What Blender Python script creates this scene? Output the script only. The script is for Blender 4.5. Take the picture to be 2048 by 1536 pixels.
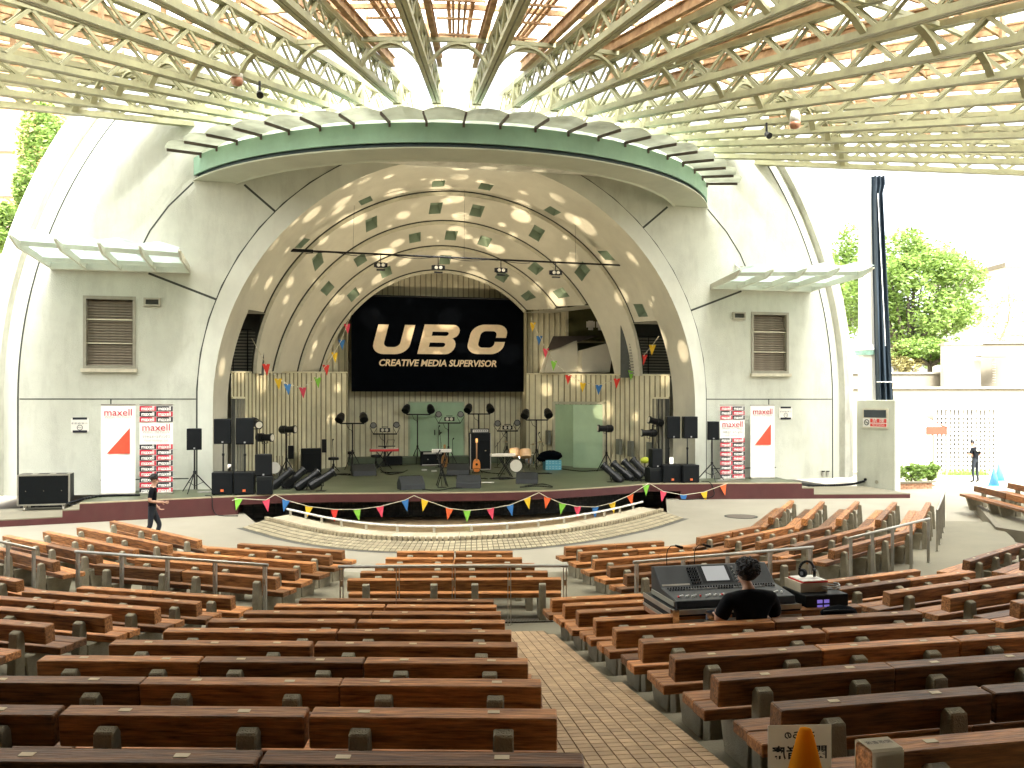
import bpy, bmesh, math, random
from math import sin, cos, pi, radians, sqrt, atan2, hypot
from mathutils import Vector, Matrix
for _o in list(bpy.data.objects): bpy.data.objects.remove(_o)
SC = bpy.context.scene
COL = SC.collection
RND = random.Random(7)
# ------------------------------------------------------------------ camera
F, CX, HY, ZE = 1740.0, 1024.0, 800.0, 3.4        # focal length / horizon in photo pixels, eye height over the pit floor
cam_d = bpy.data.cameras.new("camera"); cam = bpy.data.objects.new("camera", cam_d); COL.objects.link(cam)
cam.location = (0, 0, ZE); cam.rotation_euler = (pi/2, 0, 0)
cam_d.sensor_width = 36; cam_d.lens = 36*F/2048; cam_d.shift_y = (HY-768)/2048
cam_d.clip_start = .05; cam_d.clip_end = 3000
SC.camera = cam
# ------------------------------------------------------------------ sky and sun (bright overcast)
SUN_EL, SUN_AZ = radians(60), radians(156)        # azimuth clockwise from +Y: behind the seats, to the right
wd = bpy.data.worlds.new("World"); SC.world = wd; wd.use_nodes = True
nt = wd.node_tree; nt.nodes.clear()
sky = nt.nodes.new('ShaderNodeTexSky'); sky.sky_type = 'NISHITA'; sky.sun_disc = False
sky.sun_elevation = SUN_EL; sky.sun_rotation = SUN_AZ; sky.dust_density = 4; sky.air_density = 1.0
hs = nt.nodes.new('ShaderNodeHueSaturation'); hs.inputs['Saturation'].default_value = .18; hs.inputs['Value'].default_value = 1.0
bgn = nt.nodes.new('ShaderNodeBackground'); bgn.inputs['Strength'].default_value = .15
won = nt.nodes.new('ShaderNodeOutputWorld')
nt.links.new(sky.outputs[0], hs.inputs['Color']); nt.links.new(hs.outputs[0], bgn.inputs['Color']); nt.links.new(bgn.outputs[0], won.inputs['Surface'])
sun_d = bpy.data.lights.new("sun", 'SUN'); sun_d.energy = 5.0; sun_d.angle = radians(20); sun_d.color = (1, .985, .95)
sun_o = bpy.data.objects.new("sun", sun_d); COL.objects.link(sun_o)
sun_dir = Vector((sin(SUN_AZ)*cos(SUN_EL), cos(SUN_AZ)*cos(SUN_EL), sin(SUN_EL)))
sun_o.rotation_euler = sun_dir.to_track_quat('Z', 'Y').to_euler(); sun_o.location = (10, -10, 40)
vs = SC.view_settings; vs.view_transform = 'Standard'; vs.look = 'None'; vs.gamma = 1; vs.exposure = 2.7; vs.use_curve_mapping = False
SC.render.engine = 'CYCLES'
SC.cycles.max_bounces = 4; SC.cycles.diffuse_bounces = 3; SC.cycles.caustics_reflective = False; SC.cycles.caustics_refractive = False; SC.cycles.transmission_bounces = 5; SC.cycles.transparent_max_bounces = 12
SC.cycles.sample_clamp_indirect = 6

# ------------------------------------------------------------------ pixel <-> place
PHI = radians(12.735); CP, SP_ = cos(PHI), sin(PHI); X0, Y0 = -1.523, 29.7      # stage frame: facade centre and its turn
def at(x, y, Y): return Vector(((x-CX)*Y/F, Y, ZE+(HY-y)*Y/F))
def flr(x, y, z):                                  # where the ray through a pixel meets the level z
    d = (ZE-z)*F/(y-HY); return Vector(((x-CX)*d/F, d, z))
def S(u, d, z=0.): return Vector((X0+u*CP-d*SP_, Y0+u*SP_+d*CP, z))
def inv(p): dx, dy = p[0]-X0, p[1]-Y0; return (dx*CP+dy*SP_, -dx*SP_+dy*CP)
def SPX(x, y, d):                                  # pixel on the plane d behind the facade -> (u, z)
    k = (x-CX)/F; u = (k*(Y0+d*CP)-(X0-d*SP_))/(CP-k*SP_)
    return u, ZE+(HY-y)*(Y0+u*SP_+d*CP)/F
ZS = .55                                           # stage floor

# ------------------------------------------------------------------ materials
MATS = {}
def M(name, col, rough=.6, var=.12, scale=6., bump=0., bscale=40., metal=0., stretch=None, col2=None, objrand=0., dirt=0., spec=.5, island=0.):
    if name in MATS: return MATS[name]
    m = bpy.data.materials.new(name); m.use_nodes = True; MATS[name] = m
    n = m.node_tree.nodes; l = m.node_tree.links; b = n['Principled BSDF']
    b.inputs['Roughness'].default_value = rough; b.inputs['Metallic'].default_value = metal
    b.inputs['Specular IOR Level'].default_value = spec
    tc = n.new('ShaderNodeTexCoord'); src = tc.outputs['Object']
    if stretch:
        mp = n.new('ShaderNodeMapping'); mp.inputs['Scale'].default_value = stretch; l.new(src, mp.inputs['Vector'])
        if objrand:
            oi = n.new('ShaderNodeObjectInfo'); sc = n.new('ShaderNodeVectorMath'); sc.operation = 'SCALE'; sc.inputs[0].default_value = (37, 91, 53)
            l.new(oi.outputs['Random'], sc.inputs['Scale']); l.new(sc.outputs[0], mp.inputs['Location'])
        src = mp.outputs[0]
    nz = n.new('ShaderNodeTexNoise'); nz.inputs['Scale'].default_value = scale; nz.inputs['Detail'].default_value = 6; nz.inputs['Roughness'].default_value = .62
    l.new(src, nz.inputs['Vector'])
    rp = n.new('ShaderNodeValToRGB'); rp.color_ramp.elements[0].position = .3; rp.color_ramp.elements[1].position = .72
    c2 = col2 or tuple(min(1, c*(1+var)) for c in col); c1 = tuple(c*(1-var) for c in col)
    rp.color_ramp.elements[0].color = (*c1, 1); rp.color_ramp.elements[1].color = (*c2, 1)
    l.new(nz.outputs['Fac'], rp.inputs['Fac']); out = rp.outputs['Color']
    if objrand or island:
        hv = n.new('ShaderNodeHueSaturation'); mr = n.new('ShaderNodeMapRange'); a = objrand or island
        mr.inputs['To Min'].default_value = 1-a; mr.inputs['To Max'].default_value = 1+a
        if objrand: oi2 = n.new('ShaderNodeObjectInfo'); l.new(oi2.outputs['Random'], mr.inputs['Value'])
        else: gi = n.new('ShaderNodeNewGeometry'); l.new(gi.outputs['Random Per Island'], mr.inputs['Value'])
        l.new(mr.outputs[0], hv.inputs['Value']); l.new(out, hv.inputs['Color']); out = hv.outputs[0]
    if dirt:
        n2 = n.new('ShaderNodeTexNoise'); n2.inputs['Scale'].default_value = 1.1; n2.inputs['Detail'].default_value = 8; n2.inputs['Roughness'].default_value = .7
        mpd = n.new('ShaderNodeMapping'); mpd.inputs['Scale'].default_value = (1.6, 1.6, .45); l.new(tc.outputs['Object'], mpd.inputs['Vector']); l.new(mpd.outputs[0], n2.inputs['Vector'])
        r2 = n.new('ShaderNodeValToRGB'); r2.color_ramp.elements[0].position = .48; r2.color_ramp.elements[1].position = .78
        r2.color_ramp.elements[0].color = (0, 0, 0, 1); r2.color_ramp.elements[1].color = (dirt, dirt, dirt, 1); l.new(n2.outputs['Fac'], r2.inputs['Fac'])
        mx = n.new('ShaderNodeMixRGB'); mx.inputs['Color2'].default_value = (.13, .12, .085, 1); l.new(r2.outputs[0], mx.inputs['Fac']); l.new(out, mx.inputs['Color1']); out = mx.outputs[0]
    l.new(out, b.inputs['Base Color'])
    if bump:
        nb = n.new('ShaderNodeTexNoise'); nb.inputs['Scale'].default_value = bscale; nb.inputs['Detail'].default_value = 4; l.new(src, nb.inputs['Vector'])
        bp = n.new('ShaderNodeBump'); bp.inputs['Strength'].default_value = bump; bp.inputs['Distance'].default_value = .02
        l.new(nb.outputs['Fac'], bp.inputs['Height']); l.new(bp.outputs[0], b.inputs['Normal'])
    return m
def shade(name, col, rough=.5, **k): return M(name, col, rough, var=k.pop('var', .06), **k)
def glassy(name, col, alpha_t=.5, rough=.15):      # thin translucent sheet: diffuse + light passing through
    if name in MATS: return MATS[name]
    m = bpy.data.materials.new(name); m.use_nodes = True; MATS[name] = m
    n = m.node_tree.nodes; l = m.node_tree.links; n.clear()
    o = n.new('ShaderNodeOutputMaterial'); tr = n.new('ShaderNodeBsdfTranslucent'); df = n.new('ShaderNodeBsdfDiffuse'); mx = n.new('ShaderNodeMixShader')
    nz = n.new('ShaderNodeTexNoise'); nz.inputs['Scale'].default_value = 1.2; nz.inputs['Detail'].default_value = 6
    tc = n.new('ShaderNodeTexCoord'); l.new(tc.outputs['Object'], nz.inputs['Vector'])
    rp = n.new('ShaderNodeValToRGB'); rp.color_ramp.elements[0].position = .3; rp.color_ramp.elements[1].position = .6
    rp.color_ramp.elements[0].color = (*[c*.6 for c in col], 1); rp.color_ramp.elements[1].color = (*col, 1)
    l.new(nz.outputs['Fac'], rp.inputs['Fac']); l.new(rp.outputs[0], tr.inputs['Color']); l.new(rp.outputs[0], df.inputs['Color'])
    mx.inputs['Fac'].default_value = alpha_t; l.new(df.outputs[0], mx.inputs[1]); l.new(tr.outputs[0], mx.inputs[2]); l.new(mx.outputs[0], o.inputs['Surface'])
    return m
def emis(name, col, st):
    if name in MATS: return MATS[name]
    m = bpy.data.materials.new(name); m.use_nodes = True; MATS[name] = m
    b = m.node_tree.nodes['Principled BSDF']; b.inputs['Base Color'].default_value = (*col, 1); b.inputs['Emission Color'].default_value = (*col, 1); b.inputs['Emission Strength'].default_value = st
    return m
m_stucco = M('stucco', (.56, .575, .485), .85, .07, 1.5, bump=.6, bscale=28, dirt=.28)
m_paint = M('arch_paint', (.61, .625, .535), .7, .06, 1.2, bump=.06, bscale=30, dirt=.16)
m_shell = M('shell_panel', (.62, .605, .50), .75, .08, .8, dirt=.12)
m_rim = M('rim_concrete', (.60, .60, .52), .85, .12, 1.5, bump=.3, bscale=30, dirt=.55)
m_batten = M('batten', (.70, .67, .49), .7, .1, 3)
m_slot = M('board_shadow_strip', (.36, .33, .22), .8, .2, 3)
m_rib = M('wall_board', (.70, .67, .48), .75, .12, 2, dirt=.2)
m_joint = M('joint', (.05, .055, .045), .9)
m_visor = M('visor_green', (.26, .43, .31), .5, .16, .7, dirt=.15)
m_visor2 = M('visor_soffit', (.46, .48, .38), .6, .1, .9)
m_groove = M('groove', (.012, .035, .035), .5)
m_niche = M('niche_green', (.25, .33, .24), .7, .12, 2)
m_truss = M('truss_paint', (.34, .335, .195), .55, .16, 2.2, dirt=.6)
m_rust = M('rusty_steel', (.30, .15, .065), .8, .35, 3, col2=(.56, .38, .21))
m_red = M('red_fascia', (.075, .017, .016), .6, .12, 2, dirt=.08)
m_stagefloor = M('stage_floor', (.085, .10, .055), .42, .3, .8, dirt=.25)
m_conc = M('pit_concrete', (.205, .185, .125), .85, .12, .7, bump=.15, bscale=60, dirt=.28)
m_conc2 = M('terrace_concrete', (.20, .175, .115), .9, .16, 1.2, bump=.2, bscale=60, dirt=.35)
m_leg = M('cast_concrete', (.30, .265, .18), .9, .2, 9, bump=.5, bscale=120, dirt=.5)
m_wood = M('bench_timber', (.115, .038, .010), .5, .3, 3.0, stretch=(1.2, 14, 14), col2=(.56, .24, .078), objrand=.58, bump=.3, bscale=8, spec=.24, dirt=.3)
m_tag = shade('tag', (.55, .42, .22), .5)
m_steel = M('galvanised', (.42, .40, .34), .38, .15, 6, metal=.7)
m_black = M('black_plastic', (.0035, .005, .006), .45, .2, 8, spec=.22)
m_grille = M('black_grille', (.004, .0055, .0065), .7, .2, 60, spec=.2)
m_dark = M('dark_metal', (.006, .007, .008), .4, .2, 8, spec=.35)
m_chrome = shade('chrome', (.55, .55, .52), .15, metal=1.)
m_white = M('white_paint', (.80, .79, .74), .5, .04, 3)
m_paper = shade('paper', (.78, .76, .68), .8)
m_door = M('door_green', (.36, .52, .34), .5, .08, 1.5)
m_brick = M('rim_brick', (.34, .285, .18), .9, .2, 5, objrand=.15, bump=.3, bscale=60)
m_stone = M('apron_setts', (.36, .31, .20), .9, .14, 4, bump=.2, bscale=60, island=.14)
m_red2 = shade('banner_red', (.60, .03, .02), .6); m_red3 = shade('banner_maroon', (.50, .015, .04), .6); m_blk2 = shade('banner_black', (.02, .018, .022), .6)
m_grey = shade('grey_print', (.42, .41, .38), .7)
m_cloth = M('black_screen_cloth', (.0016, .0026, .0045), .95, .3, 2, spec=.05)
m_ink = shade('ink', (.012, .012, .02), .8)
m_cream = shade('cream_letters', (.86, .70, .48), .7)
m_glass = glassy('canopy_glass', (.60, .72, .66), .75)
m_roofsheet = glassy('roof_sheet', (.70, .70, .65), .85)
m_shadesheet = M('shade_sheet_dark', (.14, .12, .09), .9, .2, 1)  # for the opaque sheets added to cut light over the rear seats
m_brim = glassy('brim_sheet', (.40, .42, .32), .55)
m_tile = M('aisle_tile', (.46, .315, .18), .8, .15, 5, objrand=.16, bump=.15, bscale=50)

# ------------------------------------------------------------------ mesh builder
class MB:
    def __init__(s): s.v = []; s.f = []
    def add(s, vs_, fs): o = len(s.v); s.v += [tuple(p) for p in vs_]; s.f += [tuple(i+o for i in f) for f in fs]; return s
    def bx(s, x0, x1, y0, y1, z0, z1, mat=None):
        P = [Vector((x, y, z)) for z in (z0, z1) for y in (y0, y1) for x in (x0, x1)]
        if mat is not None: P = [mat @ p for p in P]
        return s.add(P, [(0, 2, 3, 1), (4, 5, 7, 6), (0, 1, 5, 4), (1, 3, 7, 5), (3, 2, 6, 7), (2, 0, 4, 6)])
    def bc(s, c, sz, mat=None):
        return s.bx(c[0]-sz[0]/2, c[0]+sz[0]/2, c[1]-sz[1]/2, c[1]+sz[1]/2, c[2]-sz[2]/2, c[2]+sz[2]/2, mat)
    def bar(s, p, q, w, h, up=(0, 0, 1)):              # box from p to q, w sideways, h along up
        p, q, up = Vector(p), Vector(q), Vector(up); d = (q-p).normalized(); r = d.cross(up)
        if r.length < 1e-5: r = d.cross(Vector((1, 0, 0)))
        r.normalize(); n = r.cross(d); a = r*w/2; b = n*h/2
        return s.add([p-a-b, p+a-b, p+a+b, p-a+b, q-a-b, q+a-b, q+a+b, q-a+b], [(0, 1, 2, 3), (7, 6, 5, 4), (0, 4, 5, 1), (1, 5, 6, 2), (2, 6, 7, 3), (3, 7, 4, 0)])
    def cyl(s, p, q, r0, r1=None, n=8, cap=True):
        p, q = Vector(p), Vector(q); r1 = r0 if r1 is None else r1; d = (q-p).normalized()
        a = d.orthogonal().normalized(); b = d.cross(a); V = []
        for c, r in ((p, r0), (q, r1)):
            for i in range(n): t = 2*pi*i/n; V.append(c+a*(r*cos(t))+b*(r*sin(t)))
        fs = [(i, (i+1) % n, n+(i+1) % n, n+i) for i in range(n)]
        if cap: fs += [tuple(range(n-1, -1, -1)), tuple(range(n, 2*n))]
        return s.add(V, fs)
    def tube(s, pts, r, n=6):
        for i in range(len(pts)-1): s.cyl(pts[i], pts[i+1], r, r, n)
        return s
    def prism(s, poly, x0, x1, ax='x', mat=None):      # polygon (a,b) extruded along an axis
        k = len(poly); V = []
        for x in (x0, x1):
            for a, b in poly: V.append(Vector({'x': (x, a, b), 'y': (a, x, b), 'z': (a, b, x)}[ax]))
        if mat is not None: V = [mat @ p for p in V]
        return s.add(V, [tuple(range(k-1, -1, -1)), tuple(range(k, 2*k))]+[(i, (i+1) % k, k+(i+1) % k, k+i) for i in range(k)])
    def quad(s, *p): return s.add(p, [tuple(range(len(p)))])
    def grid(s, rows):                                 # rows of points -> quads
        n = len(rows[0]); V = [p for r in rows for p in r]
        return s.add(V, [(i*n+j, i*n+j+1, (i+1)*n+j+1, (i+1)*n+j) for i in range(len(rows)-1) for j in range(n-1)])
    def lathe(s, prof, c=(0, 0, 0), n=16, mat=None, cap=True):
        V = []
        for r, z in prof:
            for i in range(n): t = 2*pi*i/n; p = Vector((r*cos(t), r*sin(t), z)); V.append((mat @ p if mat is not None else p)+Vector(c))
        k = len(prof); fs = [(j*n+i, j*n+(i+1) % n, (j+1)*n+(i+1) % n, (j+1)*n+i) for j in range(k-1) for i in range(n)]
        if cap: fs += [tuple(range(n-1, -1, -1)), tuple(range((k-1)*n, k*n))]
        else: fs += [((k-1)*n+i, (k-1)*n+(i+1) % n, (i+1) % n, i) for i in range(n)]
        return s.add(V, fs)
    def ell(s, c, r, n=10, m=7, mat=None, noise=0., seed=0):
        rr = random.Random(seed); V = []
        for j in range(m+1):
            ph = pi*j/m
            for i in range(n):
                t = 2*pi*i/n; k = 1+rr.uniform(-noise, noise); p = Vector((r[0]*k*sin(ph)*cos(t), r[1]*k*sin(ph)*sin(t), r[2]*k*cos(ph)))
                V.append((mat @ p if mat is not None else p)+Vector(c))
        return s.add(V, [(j*n+i, (j+1)*n+i, (j+1)*n+(i+1) % n, j*n+(i+1) % n) for j in range(m) for i in range(n)])
    def mesh(s, name, mat, smooth=False, bevel=0., seg=1):
        me = bpy.data.meshes.new(name); me.from_pydata(s.v, [], s.f); me.materials.append(mat)
        bm = bmesh.new(); bm.from_mesh(me)
        if smooth: bmesh.ops.remove_doubles(bm, verts=bm.verts, dist=1e-5)
        if bevel: bmesh.ops.bevel(bm, geom=list(bm.edges), offset=bevel, segments=seg, affect='EDGES', clamp_overlap=True)
        bmesh.ops.recalc_face_normals(bm, faces=bm.faces)
        bm.to_mesh(me); bm.free()
        if smooth:
            for p in me.polygons: p.use_smooth = True
        return me
    def build(s, name, mat, parent=None, smooth=False, bevel=0., loc=None, rotz=0., seg=1):
        return link(name, s.mesh(name, mat, smooth, bevel, seg), parent, loc, rotz)
def link(name, me, parent=None, loc=None, rotz=0.):
    o = bpy.data.objects.new(name, me); COL.objects.link(o)
    if parent is not None: o.parent = parent
    if loc is not None: o.location = loc
    if rotz: o.rotation_euler = (0, 0, rotz)
    return o
def tag(o, label=None, cat=None, group=None, kind=None):
    if label: o['label'] = label
    if cat: o['category'] = cat
    if group: o['group'] = group
    if kind: o['kind'] = kind
    return o
def thing(name, label, cat, loc=(0, 0, 0), rotz=0., group=None):
    o = bpy.data.objects.new(name, None); COL.objects.link(o); o.location = loc; o.rotation_euler = (0, 0, rotz); o.empty_display_size = .1
    return tag(o, label, cat, group)
def struct(name, mb, mat, **k): return tag(mb.build(name, mat, **k), kind='structure')
def copy_tree(o, parent=None):
    c = o.copy(); COL.objects.link(c)
    if parent is not None: c.parent = parent
    for ch in list(o.children): copy_tree(ch, c)
    return c
def filled(loops, name, mat, parent=None, thick=0., loc=None, rotz=0.):      # planar polygon with holes; loops of 3-D points
    bm = bmesh.new()
    for lp in loops:
        vs_ = [bm.verts.new(p) for p in lp]
        for i in range(len(vs_)): bm.edges.new((vs_[i], vs_[(i+1) % len(vs_)]))
    bmesh.ops.triangle_fill(bm, use_beauty=True, use_dissolve=False, edges=list(bm.edges))
    if thick:
        r = bmesh.ops.extrude_face_region(bm, geom=list(bm.faces)); nn = Vector(thick)
        bmesh.ops.translate(bm, verts=[g for g in r['geom'] if isinstance(g, bmesh.types.BMVert)], vec=nn)
    bmesh.ops.recalc_face_normals(bm, faces=bm.faces)
    me = bpy.data.meshes.new(name); bm.to_mesh(me); bm.free(); me.materials.append(mat)
    return link(name, me, parent, loc, rotz)
TXT = {}
def text(body, size, mat, parent, loc, rot=(pi/2, 0, 0), sx=1., shear=0., bold=0., name='lettering', mirror=False, space=1., align='CENTER'):
    key = (body, size, mat.name, shear, bold, space, align)
    if key not in TXT:
        c = bpy.data.curves.new('lettering', 'FONT'); c.body = body; c.size = size; c.align_x = align; c.align_y = 'CENTER'; c.shear = shear; c.offset = bold; c.space_character = space
        c.resolution_u = 3; c.fill_mode = 'FRONT'
        o = bpy.data.objects.new('lettering', c); COL.objects.link(o); bpy.context.view_layer.update()
        dg = bpy.context.evaluated_depsgraph_get(); me = bpy.data.meshes.new_from_object(o.evaluated_get(dg)); me.materials.clear(); me.materials.append(mat)
        bpy.data.objects.remove(o); TXT[key] = me
    o = link(name, TXT[key], parent, loc); o.rotation_euler = rot; o.scale = (-sx if mirror else sx, 1, 1)
    return o
# ================================================================== SETTING
CC = Vector((-1.2, 25.6))                             # centre of the seating fan
def pol(r, deg, z=0.): a = radians(deg); return Vector((CC.x+r*sin(a), CC.y-r*cos(a), z))
def row_r(k): return 14.35+.866*k
def row_floor(k): return .215+.129*k
def front_floor(r): return .012+max(0, .0566*(r-9.4)) if r < 13.3 else .22
# gently sloping front floor and cross aisle
rs = [8.7, 9.4, 10.5, 11.6, 12.7, 13.3, 13.9]; angs = list(range(-62, 79, 4))
g = MB(); g.grid([[pol(r, a, front_floor(r)) for a in angs] for r in rs])
g.grid([[pol(8.7, a, z) for a in angs] for z in (-.02, .012)]); g.grid([[pol(r, 78, z) for r in rs] for z in (-.3, 0)])
struct('seating_floor', g, m_conc)
# stepped terraces
bnd = [-64, -50, -36, -22, -8.1, 5.4, 18.8, 33.8, 49, 58]
def tpol(r, i, z):
    a0, a1 = bnd[max(0, i-1)], bnd[i]; h = radians((a1-a0)/2 if i else 7)
    return pol(r/cos(radians(6.9)), bnd[i], z)
g = MB(); edge = [13.85]+[row_r(k)-.56 for k in range(1, 17)]+[34]
for k in range(17):
    z = row_floor(k); r0, r1 = edge[k], edge[k+1]
    g.grid([[tpol(r0, i, z) for i in range(len(bnd))], [tpol(r1, i, z) for i in range(len(bnd))]])
    g.grid([[tpol(r0, i, z-.16) for i in range(len(bnd))], [tpol(r0, i, z) for i in range(len(bnd))]])
g.grid([[tpol(r, len(bnd)-1, z) for r in edge] for z in (0,)]+[[tpol(edge[k], len(bnd)-1, row_floor(min(k, 16))) for k in range(18)]])
struct('terrace', g, m_conc2)
# tiled aisle ramp between the centre block and the block right of it
a0, a1 = 4.5, 7.6
def aisle_z(r): return .225+.149*(r-13.8)
g = MB(); g.grid([[pol(r, a, aisle_z(r)+.03) for a in (a0-.8, a1-.8)] for r in (13.9, 27)])
for a in (a0-.8, a1-.8): g.grid([[pol(r, a, z0) for r in (13.9, 27)] for z0 in (0,)]+[[pol(r, a, aisle_z(r)+.03) for r in (13.9, 27)]])
aisle = struct('aisle', g, M('aisle_bed', (.19, .145, .085), .95, .15, 8))
tm = MB().bx(-.044, .044, -.044, .044, -.01, .012).mesh('tile', m_tile, bevel=.004)
rest = MB(); cells = []
mid = radians((a0+a1)/2-.8); ex = Vector((cos(mid), sin(mid), 0)); ey = Vector((-sin(mid), cos(mid), .149)).normalized() if False else None
c0 = pol(14.0, (a0+a1)/2-.8); rad = Vector((sin(mid), -cos(mid), 0)); tan_ = Vector((cos(mid), sin(mid), 0))
for i in range(0, 108):
    r = 14.05+i*.0975
    if r > 24.3: break
    half = r*radians((a1-a0)/2)
    n = int(half/.0975)
    for j in range(-n, n+1):
        cells.append((r, c0+rad*(r-14.0)+tan_*(j*.0975)))
cells = [(r, Vector((p.x, p.y, aisle_z(r)+.034))) for r, p in cells]
pit = math.atan(.149)
def near(c): return -c[0]
vis = [c for c in cells if c[0] < 23.2]; vis.sort(key=near)
rotm = Matrix.Rotation(mid, 3, 'Z') @ Matrix.Rotation(-pit, 3, 'X')
for i, (r, p) in enumerate(vis):
    if i < 300:
        o = link('tile', tm, aisle, p); o.rotation_euler = rotm.to_euler()
    else:
        m4 = Matrix.Translation(p) @ rotm.to_4x4(); rest.bx(-.044, .044, -.044, .044, -.01, .012, m4)
tag(rest.build('tile_field', M('far_tile', (.46, .315, .18), .8, .15, 5, island=.16), aisle), kind='stuff')
# drain grate at the foot of the aisle
gr = tag(MB().bx(0, 1, 0, 1, 0, 1).build('tmp', m_dark), None); bpy.data.objects.remove(gr)
p0, p1 = flr(985, 1243, .23), flr(1105, 1240, .23)
gt = thing('drain_grate', 'dark metal drain grate across the foot of the tiled aisle', 'drain', (p0+p1)/2, atan2(p1.y-p0.y, p1.x-p0.x))
L = (p1-p0).length; MB().bx(-L/2, L/2, -.08, .08, -.01, .004).build('tray', M('tray', (.015, .015, .012), .9), gt)
b = MB()
for i in range(40): x = -L/2+(i+.5)*L/40; b.bx(x-L/130, x+L/130, -.078, .078, .004, .014)
b.build('grating', m_steel, gt)

# ------------------------------------------------------------------ pond and its rim
import itertools
rim_px = [(484, 1056), (520, 1066), (560, 1077), (620, 1089), (690, 1098), (760, 1103), (830, 1105), (915, 1104), (1000, 1100), (1075, 1095), (1140, 1088), (1200, 1079), (1250, 1069), (1295, 1059), (1330, 1049), (1368, 1037)]
rim_p = [flr(x, y, 0) for x, y in rim_px]
def smooth_line(P, n):
    out = []; seg = [0]
    for i in range(1, len(P)): seg.append(seg[-1]+(P[i]-P[i-1]).length)
    T = seg[-1]
    for k in range(n+1):
        s = T*k/n; i = max(0, min(len(P)-2, next((j for j in range(len(seg)-1) if seg[j+1] >= s-1e-6), len(P)-2)))
        t = (s-seg[i])/(seg[i+1]-seg[i]); a, b_, c, d = P[max(0, i-1)], P[i], P[i+1], P[min(len(P)-1, i+2)]
        out.append(.5*((2*b_)+(-a+c)*t+(2*a-5*b_+4*c-d)*t*t+(-a+3*b_-3*c+d)*t**3))
    return out
RN = 120
rim = smooth_line(rim_p, RN); ctr = S(0, 2.0)
def offs(line, dist, z):
    out = []
    for i, p in enumerate(line):
        t = (line[min(i+1, len(line)-1)]-line[max(i-1, 0)]); n = Vector((-t.y, t.x, 0)).normalized()
        out.append(Vector((p.x+n.x*dist, p.y+n.y*dist, z)))
    return out
r0, r1, r2, r3 = offs(rim, 0, .004), offs(rim, .62, .15), offs(rim, .74, .17), offs(rim, 1.35, .23)
pr = thing('pond_surround', 'low curved rim of pale setts and bricks round the pond', 'pond surround', rim[RN//2])
PO = Vector((-rim[RN//2].x, -rim[RN//2].y, -rim[RN//2].z))
def lc(rows): return [[p+PO for p in r] for r in rows]
MB().grid(lc([r0, r1, r2, r3, offs(rim, 1.36, -.85)])).build('bed', M('rim_mortar', (.10, .085, .055), .95, .15, 6), pr)
st = MB()                                              # sloping apron of setts, three courses
for c in range(4):
    f0, f1 = c/4+.03, (c+1)/4-.03; NB = 120
    la, lb = smooth_line(offs(rim, .62*f0, .004+.146*f0+.012), NB), smooth_line(offs(rim, .62*f1, .004+.146*f1+.012), NB)
    for i in range(NB):
        t0, t1 = .06, .9
        A, B_, D, E = la[i].lerp(la[i+1], t0), la[i].lerp(la[i+1], t1), lb[i].lerp(lb[i+1], t1), lb[i].lerp(lb[i+1], t0)
        dn = Vector((0, 0, -.014)); st.add([A+PO, B_+PO, D+PO, E+PO, A+dn+PO, B_+dn+PO, D+dn+PO, E+dn+PO], [(0, 1, 2, 3), (0, 4, 5, 1), (1, 5, 6, 2), (2, 6, 7, 3), (3, 7, 4, 0)])
tag(st.build('sett_courses', m_stone, pr), kind='stuff')
bmsh = MB().bx(-.058, .058, -.06, .06, -.03, .06).mesh('brick', m_brick, bevel=.008)
lm = smooth_line(offs(rim, .68, .185), 112)
for i in range(112):
    p = (lm[i]+lm[i+1])/2; t = lm[i+1]-lm[i]; o = link('brick', bmsh, pr, p+PO, atan2(t.y, t.x)); o.scale = (t.length*.72/.116, 1, 1)
la, lb = smooth_line(offs(rim, .77, .2), 26), smooth_line(offs(rim, 1.34, .245), 26)
for i in range(26):
    A, B_, D, E = la[i].lerp(la[i+1], .012), la[i].lerp(la[i+1], .988), lb[i].lerp(lb[i+1], .988), lb[i].lerp(lb[i+1], .012); dn = Vector((0, 0, -.06))
    m_ = MB(); m_.add([A+PO, B_+PO, D+PO, E+PO, A+dn+PO, B_+dn+PO, D+dn+PO, E+dn+PO], [(0, 1, 2, 3), (0, 4, 5, 1), (1, 5, 6, 2), (2, 6, 7, 3), (3, 7, 4, 0)]).build('coping_stone', M('coping', (.50, .44, .31), .85, .12, 3, objrand=.1, bump=.2), pr)
rl = thing('pond_railing', 'white pipe railing running round the inside of the pond rim', 'railing', rim[RN//2])
lp = smooth_line(offs(rim, 1.28, .40), 60); MB().tube([p+PO for p in lp], .028, 8).build('pipe', m_white, rl, smooth=True)
for i in range(1, 60, 4): MB().bc(lp[i]+PO+Vector((0, 0, -.1)), (.06, .03, .2)).build('post', M('rail_post', (.45, .42, .33), .6), rl)
# dark drain kerb outside the rim
kb = MB(); kb.grid([offs(rim, -.16, .006), offs(rim, -.01, .006)]); struct('gutter', kb, M('gutter', (.11, .105, .085), .9, .2, 3))
# water
w = MB(); wl = offs(rim, 1.34, -.38); wl2 = [S(8.2, 2, -.38), S(-8.2, 2, -.38)]
hole = [Vector((p.x, p.y, 0)) for p in offs(rim, .5, 0)+[S(8.0, 1.9), S(-8.0, 1.9)]]
filled([[Vector(p) for p in ((-500, -200, 0), (500, -200, 0), (500, 900, 0), (-500, 900, 0))], hole], 'ground', M('ground', (.30, .275, .21), .9, .1, .25, bump=.1, bscale=30, dirt=.1))['kind'] = 'structure'
filled([[*wl, *wl2]], 'water', M('pond_water', (.20, .135, .07), .35, .25, 7, col2=(.36, .26, .14), bump=.5, bscale=9))['kind'] = 'structure'

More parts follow.
